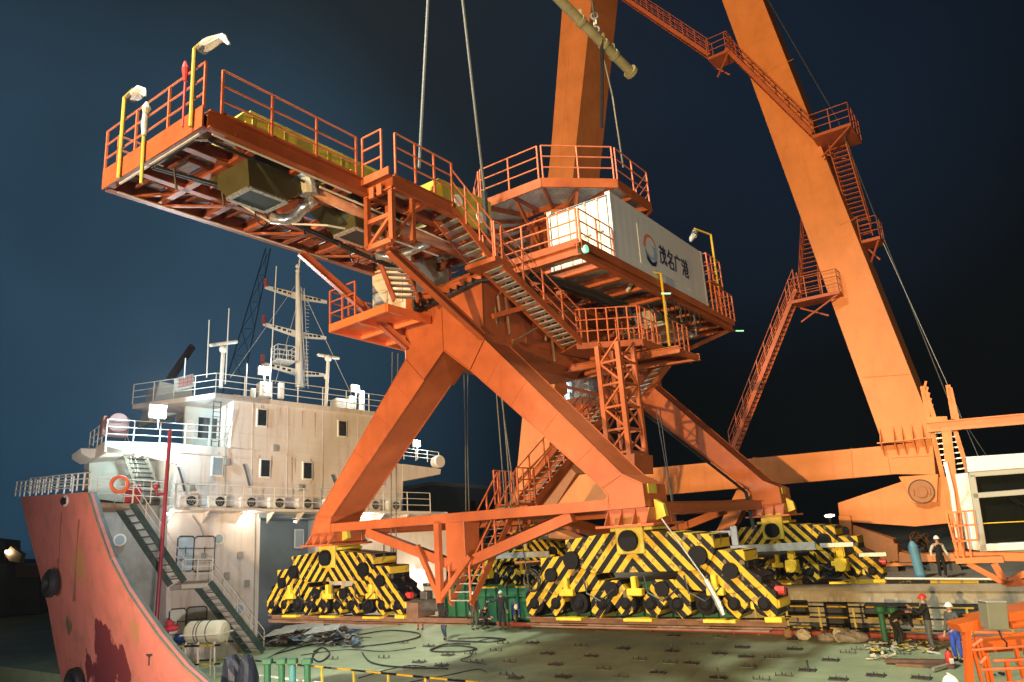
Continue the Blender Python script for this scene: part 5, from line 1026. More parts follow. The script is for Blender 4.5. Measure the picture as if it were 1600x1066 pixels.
def ship_lamp(x, y, b, energy, r=.22, post=(0, 25), col=COOL, face=None):
    p = sp(x, y, b); q = sp(x, y+post[1], b); e = empty('floodlight', (0, 0, 0), parent=ship); k_ = MB(); k_.tube([q, p-Vector((0, 0, .15))], .04, 6); k_.box(p.x-r*1.2, p.x+r*1.2, b+.02, b+.2, p.z-r, p.z+r); k_.build('lamp_bracket', SHIPW, e)
    k_ = MB(); k_.box(p.x-r, p.x+r, b-.03, b+.02, p.z-r*.75, p.z+r*.75); k_.build('lamp_glass', BULB, e, bevel=.02); wpos = S.world((p.x, b-.35, p.z)); point('ship_lamp_light', wpos, energy, col, .15)
ship_lamp(247, 643, -.6, 2000, .34, col=(.55, .85, 1.0)); spot('ship_lamp_beam', S.world(sp(247, 640, -1.2)), K.world((0, -12, 14.5)), 7500, (1.0, .95, .92), 70, .9, .3); ship_lamp(413, 579, 1.0, 260, .26); ship_lamp(556, 607, 1.0, 260, .24); ship_lamp(652, 693, .3, 260, .22)
for (x, y, b, en) in ((264, 803, -.5, 60), (388, 800, -.5, 70), (572, 806, -.5, 100), (662, 893, -.5, 110), (215, 712, 1.2, 140), (462, 815, 1.5, 120)):
    p = sp(x, y, b); k_ = MB(); k_.ball(p, .09, 10, 6, (1.4, 1, .7)); k_.build('bulkhead_lamp', BULBW, ship); point('bulkhead_light', S.world((p.x, b-.25, p.z-.15)), en, (1, .93, .8) if x != 215 else (.75, 1, .95), .1)
# hull bow plating: rows of real plate running down to the water
hp_l = [(32, 777), (44, 830), (60, 890), (75, 950), (85, 1008), (97, 1066), (110, 1130), (125, 1200)]; hp_r = [(140.5, 768.5), (153, 810), (175, 872), (200, 919), (224, 955), (250, 992), (290, 1040), (380, 1120)]
HF = Frame(tuple(along(N0, -4, 0, -1.5)), YAW)
def hullpt(x, y, off): return HF.world(HF.at(x, y, 1, off))
rows = []
for k, ((xl, yl), (xr, yr)) in enumerate(zip(hp_l, hp_r)):
    row = []
    for j in range(9):
        t = j/8; off = .9*(k/7)**1.2*(1-t)+.75*(1-t)**2
        row.append(hullpt(xl+(xr-xl)*t, yl+(yr-yl)*t, off))
    rows.append(row)
hm = MB(); vs = [s_in(p) for r_ in rows for p in r_]; back = [s_in(p+U*.14) for r_ in rows for p in r_]; n_ = 9
fs = [(k*n_+j, k*n_+j+1, (k+1)*n_+j+1, (k+1)*n_+j) for k in range(7) for j in range(8)]
hm.add(vs, fs); hm.add(back, [f[::-1] for f in fs])
nv = len(vs)
for k in range(7): hm.f.append([k*n_+8, nv+k*n_+8, nv+(k+1)*n_+8, (k+1)*n_+8]); hm.mi.append(0); hm.f.append([k*n_, (k+1)*n_, nv+(k+1)*n_, nv+k*n_]); hm.mi.append(0)
for j in range(8): hm.f.append([j, j+1, nv+j+1, nv+j][::-1]); hm.mi.append(0)
hull = hm.build('hull', HULL, ship, smooth=False)
k_ = MB(); edge = [s_in(rows[k][8]) for k in range(8)]
for a, b in zip(edge[:-1], edge[1:]): k_.beam(a+Vector((.12, .1, 0)), b+Vector((.12, .1, 0)), .42, .05, up=(0, 0, 1))
k_.build('bulwark_rail', mat('grey_green_rail_paint', (.13, .16, .13), .6, dirt=.4), hull)
def hull_patch(name, pts, m, off=-.03):
    def onh(x, y):
        # bilinear search on the plate: same offset law
        best = None
        for k in range(7):
            if hp_l[k][1]-12 <= y <= hp_l[k+1][1]+2 or k == 6:
                f = (y-hp_l[k][1])/(hp_l[k+1][1]-hp_l[k][1]); xl = hp_l[k][0]+(hp_l[k+1][0]-hp_l[k][0])*f; 
                xr = None
                for q_ in range(7):
                    if hp_r[q_][1] <= y <= hp_r[q_+1][1]: g = (y-hp_r[q_][1])/(hp_r[q_+1][1]-hp_r[q_][1]); xr = hp_r[q_][0]+(hp_r[q_+1][0]-hp_r[q_][0])*g
                if xr is None: xr = 140
                t = (x-xl)/(xr-xl); kk = k+f; return hullpt(x, y, .9*(kk/7)**1.2*(1-t)+.75*(1-t)**2+off)
        return hullpt(x, y, off)
    return onh
onh = hull_patch('', None, None)
def patch(name, pts, m, off=-.03):
    k_ = MB(); c = [s_in(hull_patch('', None, None, off)(x, y)) for x, y in pts]; cx = sum(p[0] for p in pts)/len(pts); cy = sum(p[1] for p in pts)/len(pts); ce = s_in(hull_patch('', None, None, off)(cx, cy)); k_.add([ce]+c, [(0, i+1, (i+1) % len(c)+1) for i in range(len(c))]); return k_.build(name, m, hull)
def hull_paint():
    m = HULL; n = m.node_tree; N = n.nodes; bs = N['Principled BSDF']; t = N.new('ShaderNodeTexCoord'); last = bs.inputs['Base Color'].links[0].from_socket
    mp = N.new('ShaderNodeMapping'); mp.inputs['Scale'].default_value = (1, 1, .5); n.links.new(t.outputs['Object'], mp.inputs[0])
    nz = N.new('ShaderNodeTexNoise'); nz.inputs['Scale'].default_value = 1.1; nz.inputs['Detail'].default_value = 9; nz.inputs['Roughness'].default_value = .6; n.links.new(mp.outputs[0], nz.inputs['Vector'])
    for (x, y, r, col, soft) in ((152, 1005, 1.0, (.16, .032, .04), .04), (122, 1052, 1.05, (.16, .032, .04), .04), (186, 1046, .95, (.16, .032, .04), .04), (150, 1080, 1.6, (.16, .032, .04), .04), (90, 982, .62, (.15, .12, .07), .12), (78, 965, .4, (.17, .13, .08), .12), (125, 880, 1.0, (.45, .22, .10), .5), (215, 985, .9, (.40, .20, .10), .5)):
        c = s_in(hullpt(x, y, .3)); d = N.new('ShaderNodeVectorMath'); d.operation = 'DISTANCE'; n.links.new(t.outputs['Object'], d.inputs[0]); d.inputs[1].default_value = c
        a = N.new('ShaderNodeMath'); a.operation = 'MULTIPLY_ADD'; n.links.new(nz.outputs[0], a.inputs[0]); a.inputs[1].default_value = 2.2*r; n.links.new(d.outputs['Value'], a.inputs[2])
        mr = N.new('ShaderNodeMapRange'); mr.inputs[1].default_value = r*2.05; mr.inputs[2].default_value = r*2.05-soft*r; n.links.new(a.outputs[0], mr.inputs[0])
        mx = N.new('ShaderNodeMix'); mx.data_type = 'RGBA'; n.links.new(mr.outputs[0], mx.inputs['Factor']); n.links.new(last, mx.inputs[6]); mx.inputs[7].default_value = col+(1,); last = mx.outputs[2]
    n.links.new(last, bs.inputs['Base Color'])
hull_paint()
patch('rust_streak', [(122, 812), (124, 812), (118, 940), (113, 940)], mat('rust_streak_paint', (.32, .12, .07), .7, var=.4, scale=6)); patch('weld_seam', [(95, 800), (96.5, 800), (92, 905), (90, 905)], mat('rust_streak_paint', (.3, .1, .06)))
k_ = MB(); p = onh(101.5, 783); p = s_in(p+Vector((0, 0, 0))); k_.torus(p-Vector((0, .1, 0)), s_in(S.o-U), .22, .05, 18, 6); k_.build('hawse_ring', CREAM, hull)
k_ = MB(); k_.ball(p, .2, 12, 6, (1, .15, 1.2)); k_.build('hawse_hole', BLKP, hull)
patch('mark_letters', [(228, 1022), (238, 1022), (238, 1024), (234, 1024), (233, 1040), (231, 1040), (232, 1024), (228, 1024)], DARKST)
rl_ = [s_in(hullpt(x, y, o_)) for x, y, o_ in ((45, 771, .8), (60, 771, .5), (100, 768, .3), (140, 766, .1))]
railing(hull, rl_, .8, .8, r=.03, m=SHIPW); railing(hull, [p+Vector((-.3, 1.8, .1)) for p in rl_], .8, .9, r=.028, m=SHIPW)
def tyre(loc, nrm, label, r=.52):
    e = empty('tyre_fender', loc, label, 'tyre', 'old tyres hung on the hull'); nrm = Vector(nrm).normalized(); k_ = MB(); k_.torus((0, 0, 0), nrm, r*.72, r*.30, 28, 10, 1.15)
    for i in range(28): aa = 2*math.pi*i/28; x_ = nrm.orthogonal().normalized(); y_ = nrm.cross(x_); dd = x_*math.cos(aa)+y_*math.sin(aa); k_.beam(dd*(r*1.0)-nrm*.12, dd*(r*1.0)+nrm*.12, .04, .05)
    k_.build('tread_ring', BLACK, e, smooth=False); k_ = MB()
    for s in (-.18, .22): k_.tube([Vector((s, 0, r*.9)), Vector((s*1.3, 0, r*.9+.5))], .015, 5)
    k_.build('chain', BROWNST, e); return e
tyre(onh(91, 910)-U*.35, (-.62, -.78, .05), 'black tyre hanging on the orange red hull, upper one with whole ring in sight', .62); tyre(onh(127, 1065)-U*.3, (-.5, -.85, 0), 'black tyre low on the maroon patch, cut by the bottom edge of view', .62)

# ================================================================== DECK FURNITURE
nr = empty('deck_railing', (0, 0, 0), 'yellow and black striped railing with brown posts along the near deck edge', 'railing')
a = ground(374, 1030, 1.05); b = ground(762, 1068, 1.05)
def rail_run(root, a, b, n, m_top, z0=0.0, post=DKYEL, lv=(0, .5)):
    F_ = Frame((a.x, a.y, 0), -math.atan2((b-a).y, (b-a).x)); root.matrix_world = F_.mat(); L = math.hypot((b-a).x, (b-a).y); h = a.z
    for f in lv: k_ = MB(); k_.tube([(0, 0, h*(1-f)), (L, 0, h*(1-f))], .035, 8); k_.build('rail', m_top if f == 0 or n < 12 else SHIPW, root)
    for i in range(n+1): k_ = MB(); k_.beam((L*i/n, 0, z0), (L*i/n, 0, h), .08, .05, up=(0, 1, 0)); k_.build('post', post, root)
rail_run(nr, a, a+(b-a)*2.4, 18, RAILM)
fr_ = empty('deck_railing', (0, 0, 0), 'yellow and black railing on the far deck edge in front of the quay wall', 'railing'); a = ground(1208, 953, 1.2); a.z = 1.2; E1 = along(E0, -3, 1.2, -.15); E2 = along(E0, 9, 1.2, -.15); rail_run(fr_, E1, E2, 9, RAILM, lv=(0, .35, .7))
def hose(pts, r, m, label, name='deck_hose', cat='hose', group='hoses and cables strewn on the deck', z=.05):
    k_ = MB(); P = [ground(x, y, z) if len((x, y)) == 2 else None for x, y in pts]
    Q = []
    for i in range(len(P)-1):
        p0, p1, p2, p3 = P[max(i-1, 0)], P[i], P[i+1], P[min(i+2, len(P)-1)]
        for t in (0, .25, .5, .75): Q.append(.5*((2*p1)+(p2-p0)*t+(2*p0-5*p1+4*p2-p3)*t*t+(3*p1-p0-3*p2+p3)*t**3))
    Q.append(P[-1]); k_.tube(Q, r, 6); o = k_.build(name, m); return tag(o, label, cat, group)
HL = [([(430, 1022), (500, 1005), (560, 1010), (640, 1000), (655, 990), (610, 985), (560, 992), (520, 1002)], 'black hose looping out from the scrap heap towards the coverall worker'),
 ([(566, 1020), (580, 1035), (620, 1042), (700, 1045)], 'black hose arcing across the deck above the striped railing'),
 ([(490, 1018), (505, 1012), (515, 1022), (500, 1034), (488, 1026), (497, 1016)], 'small closed loop of black cable left of the deck centre'),
 ([(672, 1016), (690, 1010), (720, 1009), (745, 1014), (720, 1018), (680, 1018), (674, 1014), (700, 1006), (735, 1006)], 'flat coil of black hose in front of the walking person'),
 ([(700, 1001), (760, 1003), (790, 999), (755, 996), (715, 998)], 'hose loop beside the feet of the walking person'),
 ([(650, 1012), (600, 1018), (540, 1015), (470, 1024)], 'thin cable lying from the scrap heap to the hose coil'),
 ([(740, 1013), (735, 1025), (720, 1032), (760, 1038)], 'bent cable below the hose coil'),
 ([(560, 1060), (600, 1048), (640, 1040), (665, 1042)], 'cable lying slantwise behind the striped railing'),
 ([(640, 1066), (700, 1055), (745, 1046), (760, 1050)], 'cable lying across the deck near the bottom edge, farther along the railing'),
 ([(415, 1030), (450, 1012), (480, 1004), (530, 996), (580, 996)], 'cable running past the scrap heap to the right wall'),
 ([(740, 1004), (765, 998), (782, 1000)], 'short hose end right of the walking person')]
for i, (pts, lb) in enumerate(HL): hose(pts, .035 if i < 5 else .022, CABLE, lb)
PR = along(E0, 0, .16, -.35)
k_ = MB(); k_.tube([along(E0, -17, .18, -.4), along(E0, 14, .18, -.4)], .11, 10); 
for t in range(-16, 14, 4): k_.cyl(along(E0, t, .18, -.4), along(E0, t+.12, .18, -.4), .16, 10)
o = k_.build('deck_pipe', mat('dusty_red_pipe', (.28, .06, .045), .6, var=.2, scale=3, dirt=.4)); tag(o, 'long dusty red pipe along the far edge of the deck', 'pipe')
# green winch platform along the far deck edge
gf = empty('green_steel_barrier', tuple(along(E0, -22, 0, 1.0)), 'long green ribbed steel barrier behind the two striped bogies', 'barrier', rz=-YAW)
k_ = MB(); k_.box(0, 17.5, .2, .3, 0, 2.0); k_.box(0, 17.5, 0, .45, 2.0, 2.12); k_.box(0, 17.5, .1, .25, 1.35, 1.45); k_.build('panel', GREENP, gf)
for i in range(24): k_ = MB(); k_.box(i*.76, i*.76+.09, 0, .2, 0, 2.0); k_.build('rib', GREENP, gf)
gv = empty('green_ventilator_bank', (0, 0, 0))
bpy.data.objects.remove(gv)
def vent(x, y, h, label, grp, r=.11, m=GREENP, z=0.0):
    p = ground(x, y, z); e = empty('ventilator', p, label, 'ventilator', grp); k_ = MB(); k_.cyl((0, 0, 0), (0, 0, h), r, 14); k_.build('post', m, e)
    k_ = MB(); k_.tube([(0, 0, h-.12), (0, 0, h-.02), (0, 0, h+.14), (0, 0, h+.18)], [r*1.1, r*1.9, r*1.9, r*1.5], 14); k_.build('cap', m, e); return e
vent(1385, 1008, 1.25, 'green mushroom ventilator by the far railing, left of the pair', 'green vents on the deck'); vent(1404, 1008, 1.2, 'green mushroom ventilator next to the worker bent double', 'green vents on the deck')
for (x, y, lb) in ((418, 1085, 'green capped post behind the striped railing, leftmost of four'), (440, 1085, 'green capped post, widest cap of the four behind the railing'), (457, 1090, 'blue green capped post, third of the four behind the railing'), (480, 1092, 'green capped post, rightmost of the four behind the railing')):
    p = ground(x, 1030, 1.35); e = empty('capped_post', (p.x, p.y, 0), lb, 'post', 'four green posts by the railing'); k_ = MB(); k_.cyl((0, 0, 0), (0, 0, 1.2), .12, 12); k_.build('post', GREENP if x != 457 else mat('blue_green_paint', (.06, .22, .22), .5), e); k_ = MB(); k_.cbox((0, 0, 1.27), (.36, .28, .2)); k_.build('cap', GREENP, e, bevel=.03)
for (x, lb) in ((363, 'dark hooded cover beside the striped railing, left of two'), (386, 'dark hooded cover beside the striped railing, right of two, next to the green posts')):
    p = ground(x, 1030, 1.4); k_ = MB(); k_.tube([(0, 0, 0), (0, 0, .8), (0, 0, 1.2), (0, 0, 1.45), (0, 0, 1.55)], [.42, .38, .3, .24, .08], 12); k_.v = [q+Vector((random.uniform(-.05, .05), random.uniform(-.05, .05), random.uniform(-.02, .02))) for q in k_.v]
    o = k_.build('covered_ventilator', mat('black_tarpaulin', (.012, .016, .03), .5, bump=.6, scale=5)); o.location = (p.x, p.y, 0); tag(o, lb, 'covered vent', 'black covers by the railing')
# lashing sockets welded in rows on the deck
sock = [(786, 1006), (832, 1005), (775, 1017), (855, 1022), (797, 1035), (868, 1039), (792, 1055), (806, 1060), (908, 1010), (923, 1026), (944, 1046), (973, 1014), (1000, 1031), (1028, 1052), (1050, 1018), (1052, 994), (1048, 1036), (1080, 1037), (1090, 1007), (1124, 1022), (1122, 1060), (1166, 1027), (1168, 1042), (1160, 1012), (1206, 1028), (1242, 1015), (1262, 1048), (1298, 1032), (1325, 1020), (1369, 1056), (1410, 1022), (1372, 1021), (1342, 1015), (1240, 1000), (1124, 996), (820, 983), (940, 985), (1000, 984), (640, 1045), (670, 1010), (600, 1028), (560, 1012), (630, 1005), (700, 1024), (735, 1022), (690, 1040), (745, 1034), (655, 1035), (520, 1030), (1310, 1062), (970, 1058), (880, 1058), (1190, 1062), (1440, 1060), (1225, 1056)]
proto = None
def padeye(kind):
    e = empty('lashing_socket', (0, 0, 0)); k_ = MB(); 
    if kind: k_.box(-.42, .42, -.28, .28, 0, .035); k_.build('base_plate', DARKST, e)
    else: k_.box(-.42, .42, -.2, .2, 0, .012); k_.build('base_plate', mat('worn_socket_plate', (.20, .21, .15), .8, var=.3, scale=8), e)
    for (x, y) in ((-.36, -.15), (-.12, .1), (.12, -.12), (.36, .12)):
        k_ = MB(); k_.torus((x, y, .07), (1, .2, 0), .06, .018, 10, 5); k_.build('ring', DARKST, e)
    if kind == 2: k_ = MB(); k_.tube([(.05, 0, 0), (.03, 0, .42)], .05, 8); k_.build('pin', DARKST, e)
    return e
SO = [padeye(0), padeye(1), padeye(2)]; used = [0, 0, 0]
SLB = ['thin worn lashing plate with small rings, flush with the green deck', 'dark raised lashing plate with small rings on the green deck', 'dark lashing plate with a pin standing up from it on the green deck']
for i, (x, y) in enumerate(sock):
    k = 2 if i in (14, 20, 26) else i % 2; o = SO[k] if not used[k] else copy_tree(SO[k]); used[k] = 1
    p = ground(x, y, .006); o.location = p; o.scale = (.66, .66, .8); o.rotation_euler.z = -YAW+random.uniform(-.1, .1); tag(o, SLB[k], 'lashing socket', ['thin lashing plates', 'raised lashing plates', 'pinned lashing plates'][k])
# scrap heap, bags, planks, rubbish
def heap(name, x0, x1, y0, y1, n, mats, label, smin, smax, zmax, kind='stuff', cat='heap', seed=1):
    rs = random.Random(seed); k_ = MB()
    for i in range(n):
        u = rs.random(); v_ = rs.random(); p = ground(x0+(x1-x0)*u, y0+(y1-y0)*v_, 0); h = zmax*rs.random()*(1-abs(2*u-1)**2); a = rs.uniform(0, 6.28); L = rs.uniform(smin, smax); d = Vector((math.cos(a), math.sin(a), rs.uniform(-.25, .35)))*L/2; k_.cur = rs.randrange(len(mats)); c = p+Vector((0, 0, .05+h))
        if rs.random() < .45: k_.beam(c-d, c+d, rs.uniform(.03, .10), rs.uniform(.02, .06))
        else: w_ = rs.uniform(.1, .4)*L; s_ = Vector((-d.y, d.x, rs.uniform(-.2, .2))).normalized()*w_; k_.add([c-d-s_, c+d-s_*.6, c+d*.8+s_, c-d*.7+s_*.9], [(0, 1, 2, 3)])
    o = k_.build(name, mats); o['label'] = label; o['category'] = cat; o['kind'] = kind; return o
PAPER = mat('pale_scrap_sheet', (.42, .42, .38), .7, var=.3, scale=4); 
heap('scrap_heap', 408, 560, 985, 1012, 420, [DARKST, PAPER, BROWNST, GREYW, mat('dull_blue_scrap', (.1, .2, .3), .6)], 'heap of torn sheets and steel scrap in front of the ship bay', .12, 1.0, .55, seed=4)
k_ = MB(); 
for (x, y, w_, r_) in ((470, 985, 2.6, .2), (505, 988, 1.8, -.3), (440, 992, 1.6, .5)): p = ground(x, y, .6); k_.prism([p+Vector((-w_/2, -.4, 0)), p+Vector((w_/2, -.5, .15)), p+Vector((w_/2, .4, .3)), p+Vector((-w_/2+.3, .5, .2))], (0, 0, .03))
o = k_.build('bent_sheet', PAPER); tag(o, 'pale bent sheets lying on top of the scrap heap', 'sheet metal')
o['kind'] = 'stuff'
def bag(x, y, sx, sz, m, label, grp='bags along the far deck edge', seed=0):
    rs = random.Random(seed); p = ground(x, y, 0); k_ = MB(); k_.ball((0, 0, sz*.9), 1, 14, 8, (sx, sx*.6, sz)); k_.v = [Vector((q.x*(1+rs.uniform(-.14, .14)), q.y*(1+rs.uniform(-.14, .14)), max(.0, q.z*(1+rs.uniform(-.15, .12))))) for q in k_.v]
    o = k_.build('sack', m); o.location = p; o.rotation_euler.z = -YAW+rs.uniform(-.5, .5); tag(o, label, 'sack', grp)
BAGM = mat('grimy_woven_sack', (.40, .36, .27), .85, var=.3, scale=6, bump=.6, dirt=.4); BAGD = mat('dark_woven_sack', (.22, .19, .15), .85, var=.3, scale=6, bump=.6)
bag(1256, 1000, .32, .22, BAGM, 'pale tied sack standing alone by the red pipe', seed=1); bag(1293, 1003, .36, .18, BAGD, 'dark sack left of the biggest sack', seed=2); bag(1312, 1003, .3, .26, BAGM, 'pale pointed sack leaning on the biggest sack', seed=3); bag(1332, 1004, .62, .25, BAGD, 'biggest long sack of the row by the railing', seed=4); bag(1232, 997, .18, .2, mat('brown_sack', (.25, .13, .06), .8), 'small brown sack by the red pipe', seed=5)
heap('rubbish', 1355, 1460, 1006, 1022, 90, [PAPER, BAGM, DARKST, mat('yellow_rag', (.45, .36, .08), .8)], 'scattered rags, foil and rubbish round the feet of the two rope workers', .08, .45, .16, seed=7)
heap('chain_pile', 1038, 1082, 974, 984, 140, [DARKST, BROWNST, GREYW], 'pile of grey chain and net under the right end of the striped bogie', .08, .3, .3, seed=9)
heap('grit', 900, 1040, 976, 984, 90, [DARKST, BROWNST], 'dark debris along the foot of the green barrier', .06, .3, .08, seed=10)
heap('rag', 1358, 1392, 1027, 1034, 12, [mat('cream_rag', (.6, .55, .38), .8)], 'crumpled cream cloth at the end of the steel plates', .2, .5, .12, seed=11)
for i, (x0, y0, x1, y1, z, lb) in enumerate(((1382, 1032, 1490, 1034, .12, 'longest rusty steel bar, topmost of the stack by the fire extinguisher'), (1400, 1038, 1492, 1042, .05, 'rusty steel bar, lowest of the stack by the fire extinguisher'), (1458, 1046, 1486, 1038, .1, 'short pale timber leaning on the steel bars'))):
    k_ = MB(); k_.beam(ground(x0, y0, z), ground(x1, y1, z), .3 if i < 2 else .1, .1, ); o = k_.build('steel_bar' if i < 2 else 'timber', BROWNST if i < 2 else BAGM, bevel=.01); tag(o, lb, 'steel bar' if i < 2 else 'timber')
p = ground(1486, 1044, 0); e = empty('fire_extinguisher', p, 'red fire extinguisher with white label by the steel bars', 'extinguisher'); k_ = MB(); k_.tube([(0, 0, 0), (0, 0, .42), (0, 0, .5), (0, 0, .54)], [.12, .12, .08, .04], 16); k_.build('cylinder', REDP, e); k_ = MB(); k_.cyl((0, 0, .54), (0, 0, .6), .03, 8); k_.beam((-.02, -.1, .62), (0, .08, .6), .03, .02); k_.tube([(0, 0, .57), (.1, 0, .5), (.14, 0, .2)], .015, 6); k_.build('valve', BLKP, e); k_ = MB(); k_.box(-.07, .07, -.125, -.118, .15, .32); k_.build('paper_label', SHIPW, e)
# life raft canister in its cradle
p = ground(322, 1058, 0); e = empty('life_raft', (p.x, p.y, 0), 'cream life raft canister strapped on a yellow striped cradle', 'life raft', rz=-.25)
zc = ground(322, 1058, 0); zt = 1.85
k_ = MB(); k_.tube([(-.98, 0, zt), (-.93, 0, zt), (-.80, 0, zt), (.80, 0, zt), (.93, 0, zt), (.98, 0, zt)], [.2, .36, .46, .46, .36, .2], 24); k_.build('canister', mat('cream_canister', (.62, .57, .42), .5, var=.1, dirt=.3, dirt_col=(.25, .2, .13)), e, smooth=False)
for x in (-.35, -.2, .25): k_ = MB(); k_.torus((x, 0, zt), (1, 0, 0), .47, .022, 24, 6); k_.build('strap', DARKST, e)
k_ = MB(); k_.torus((0, 0, zt-.02), (0, 0, 1), .47, .01, 4, 4); k_.box(-1.02, 1.02, -.48, .48, zt-.08, zt-.04); k_.build('canister_flange', SHIPW, e)
for x in (-.75, -.1, .75):
    for y in (-.42, .42): k_ = MB(); k_.beam((x, y, 0), (x*.96, y, zt-.35), .06, .06); k_.build('leg', CREAM, e)
for y in (-.45, .45): k_ = MB(); k_.beam((-1, y, 1.35), (1, y, 1.35), .07, .07); k_.beam((-1, y, .6), (1, y, .6), .06, .06); k_.build('cradle_bar', RAILM, e)
# small things by the ship steps
p = ground(283, 1036, 0); q = S.world(sp(282, 1000, -1.2)); e = empty('outboard_motor', (q.x, q.y, q.z-.3), 'dark blue outboard motor beside the life raft', 'motor'); k_ = MB(); k_.ball((0, 0, .35), .3, 12, 8, (1.1, .8, .8)); k_.build('cowl', mat('dark_blue_plastic', (.02, .06, .2), .4), e); k_ = MB(); k_.tube([(0, 0, .2), (0, 0, -.5)], .09, 8); k_.beam((0, 0, -.5), (.2, 0, -.6), .1, .2); k_.build('leg', mat('dark_blue_plastic', (.02, .06, .2)), e)
q = S.world(sp(268, 982, -1.2)); k_ = MB(); k_.ball((0, 0, 0), .3, 12, 7, (1.25, .8, .5)); k_.ball((-.1, 0, .22), .18, 10, 6); o = k_.build('lifejacket', mat('bright_pink_red_cloth', (.8, .06, .09), .7)); o.location = q; tag(o, 'bright red life jackets piled at the ship doorway', 'life jacket')
# quay side objects
p = ground(1437, 906, 1.84)+U*.5; p.z = 1.84; k_ = MB(); k_.tube([(0, 0, 0), (0, 0, 1.35), (0, 0, 1.5), (0, 0, 1.58)], [.2, .2, .12, .06], 16); o = k_.build('gas_cylinder', mat('sky_blue_paint', (.10, .27, .40), .5, var=.15)); o.location = p; o.rotation_euler = (.0, -.08, 0); tag(o, 'sky blue gas cylinder standing on the quay edge', 'gas cylinder')
p = ground(1440, 890, 1.84)+U*.3; k_ = MB()
rs = random.Random(2)
for i in range(14): k_.torus((rs.uniform(-.25, .25), rs.uniform(-.2, .2), .9+rs.uniform(-.3, .6)), (rs.uniform(-1, 1), 1, rs.uniform(-1, 1)), rs.uniform(.15, .32), .022, 14, 5)
k_.tube([(-.4, 0, 0), (-.4, 0, 1.5)], .05, 6); k_.tube([(.35, 0, 0), (.35, 0, 1.4)], .05, 6); o = k_.build('hose_rack', BROWNST); o.location = (p.x+.2, p.y+.2, 1.84); tag(o, 'tangle of brown gas hose on a rack beside the blue cylinder', 'hose rack')
# ================================================================== OPERATOR CAB ON THE RIGHT
CB = Frame((10.6, 17.2, 0), R(29)); cabr = empty('operator_cab', CB, 'white glazed operator cab on an orange braced frame with ladder', 'crane cab')
def cp(x, y, b=0.0): return CB.at(x, y, 1, b)
def cpr(name, px, b, depth, m, parent=cabr, bevel=.01): mb = MB(); mb.prism([cp(x, y, b) for x, y in px], (0, depth, 0)); return mb.build(name, m, parent, bevel=bevel)
CW = mat('cab_white_paint', (.40, .44, .48), .4, var=.05, dirt=.15, dirt_col=(.4, .36, .28)); CG = mat('cab_grey_frame_paint', (.20, .205, .195), .45, var=.08)
OR2 = mat('bright_crane_orange', (.45, .085, .010), .4, var=.08, scale=2, dirt=.15, dirt_col=(.4, .08, .02))
cpr('roof', [(1509, 714), (1720, 700), (1722, 722), (1512, 738)], -.12, 2.6, CW)
body = cpr('cab_shell', [(1513, 738), (1740, 722), (1760, 862), (1541, 866)], .12, 2.2, CG)
cpr('side_panel', [(1491, 741), (1513, 739), (1538, 862), (1512, 858)], .05, 2.1, CW); cpr('side_door', [(1494, 752), (1506, 751), (1512, 768), (1500, 790), (1497, 770)], .0, .06, CREAM)
for (pts) in ([(1513, 738), (1640, 729), (1642, 738), (1524, 746), (1527, 771), (1650, 763), (1652, 771), (1528, 779), (1538, 850), (1660, 847), (1662, 862), (1541, 867), (1530, 820)],): pass
def bar(p0, p1, w_=.12, b=-.02, m=CG, parent=body, name='window_bar'): k_ = MB(); a = cp(*p0, b); c = cp(*p1, b); k_.beam(a, c, .16, w_); return k_.build(name, m, parent, bevel=.01)
bar((1514, 742), (1700, 728)); bar((1520, 775), (1700, 761)); bar((1530, 856), (1700, 848), .16, m=CW); bar((1518, 742), (1537, 862), .14); bar((1640, 734), (1655, 850), .14)
CGL = mat('cab_glass', (.006, .007, .006), .03, spec=.35); CGL.node_tree.links.remove(CGL.node_tree.nodes['Principled BSDF'].inputs['Roughness'].links[0]); CGL.node_tree.nodes['Principled BSDF'].inputs['Roughness'].default_value = .03; cpr('front_window', [(1521, 745), (1690, 732), (1692, 763), (1526, 774)], .04, .04, CGL, body); cpr('front_window', [(1527, 778), (1690, 765), (1700, 850), (1538, 852)], .04, .04, CGL, body)
k_ = MB(); k_.tube([cp(1579, 776, -.05), cp(1600, 790, -.06), cp(1640, 812, -.06)], .018, 5); k_.tube([cp(1575, 777, -.05), cp(1592, 789, -.07)], .014, 5); k_.build('wiper', BLKP, body)
k_ = MB(); k_.tube([cp(1536, 818, .02), cp(1700, 810, .02)], .012, 5); k_.build('inner_handrail', YELLOW, body)
k_ = MB(); a = cp(1555, 822, .3); k_.box(a.x-.3, a.x+.3, .09, .5, a.z-.4, a.z+.1); 
cpr('base_beam', [(1490, 862), (1760, 866), (1760, 880), (1494, 876)], -.1, .3, OR2)
for b_ in (0, 1.8):
    k_ = MB(); k_.beam(cp(1512, 880, b_), cp(1571, 912, b_), .1, .12); k_.beam(cp(1553, 880, b_), cp(1571, 912, b_), .1, .14); k_.beam(cp(1620, 886, b_), cp(1571, 912, b_), .1, .12); k_.beam(cp(1571, 912, b_), cp(1720, 905, b_), .1, .14); k_.build('under_brace', OR2, cabr)
k_ = MB(); k_.ibeam(cp(1449, 668, .3), cp(1700, 646, .3), .25, .24); k_.beam(cp(1449, 656, .3), cp(1480, 655, .3), .2, .12); k_.beam(cp(1478, 668, .3), cp(1500, 862, .3), .2, .2, up=(0, 1, 0)); fr0 = k_.build('gantry_frame', OR2, cabr)
k_ = MB()
for (x0, y0, x1, y1) in ((1441, 604, 1452, 660), (1456, 670, 1499, 862), (1481, 602, 1490, 655), (1491, 668, 1513, 740), (1446, 612, 1462, 660), (1484, 606, 1496, 658)): k_.beam(cp(x0, y0, .9), cp(x1, y1, .9), .1, .12, up=(0, 1, 0))
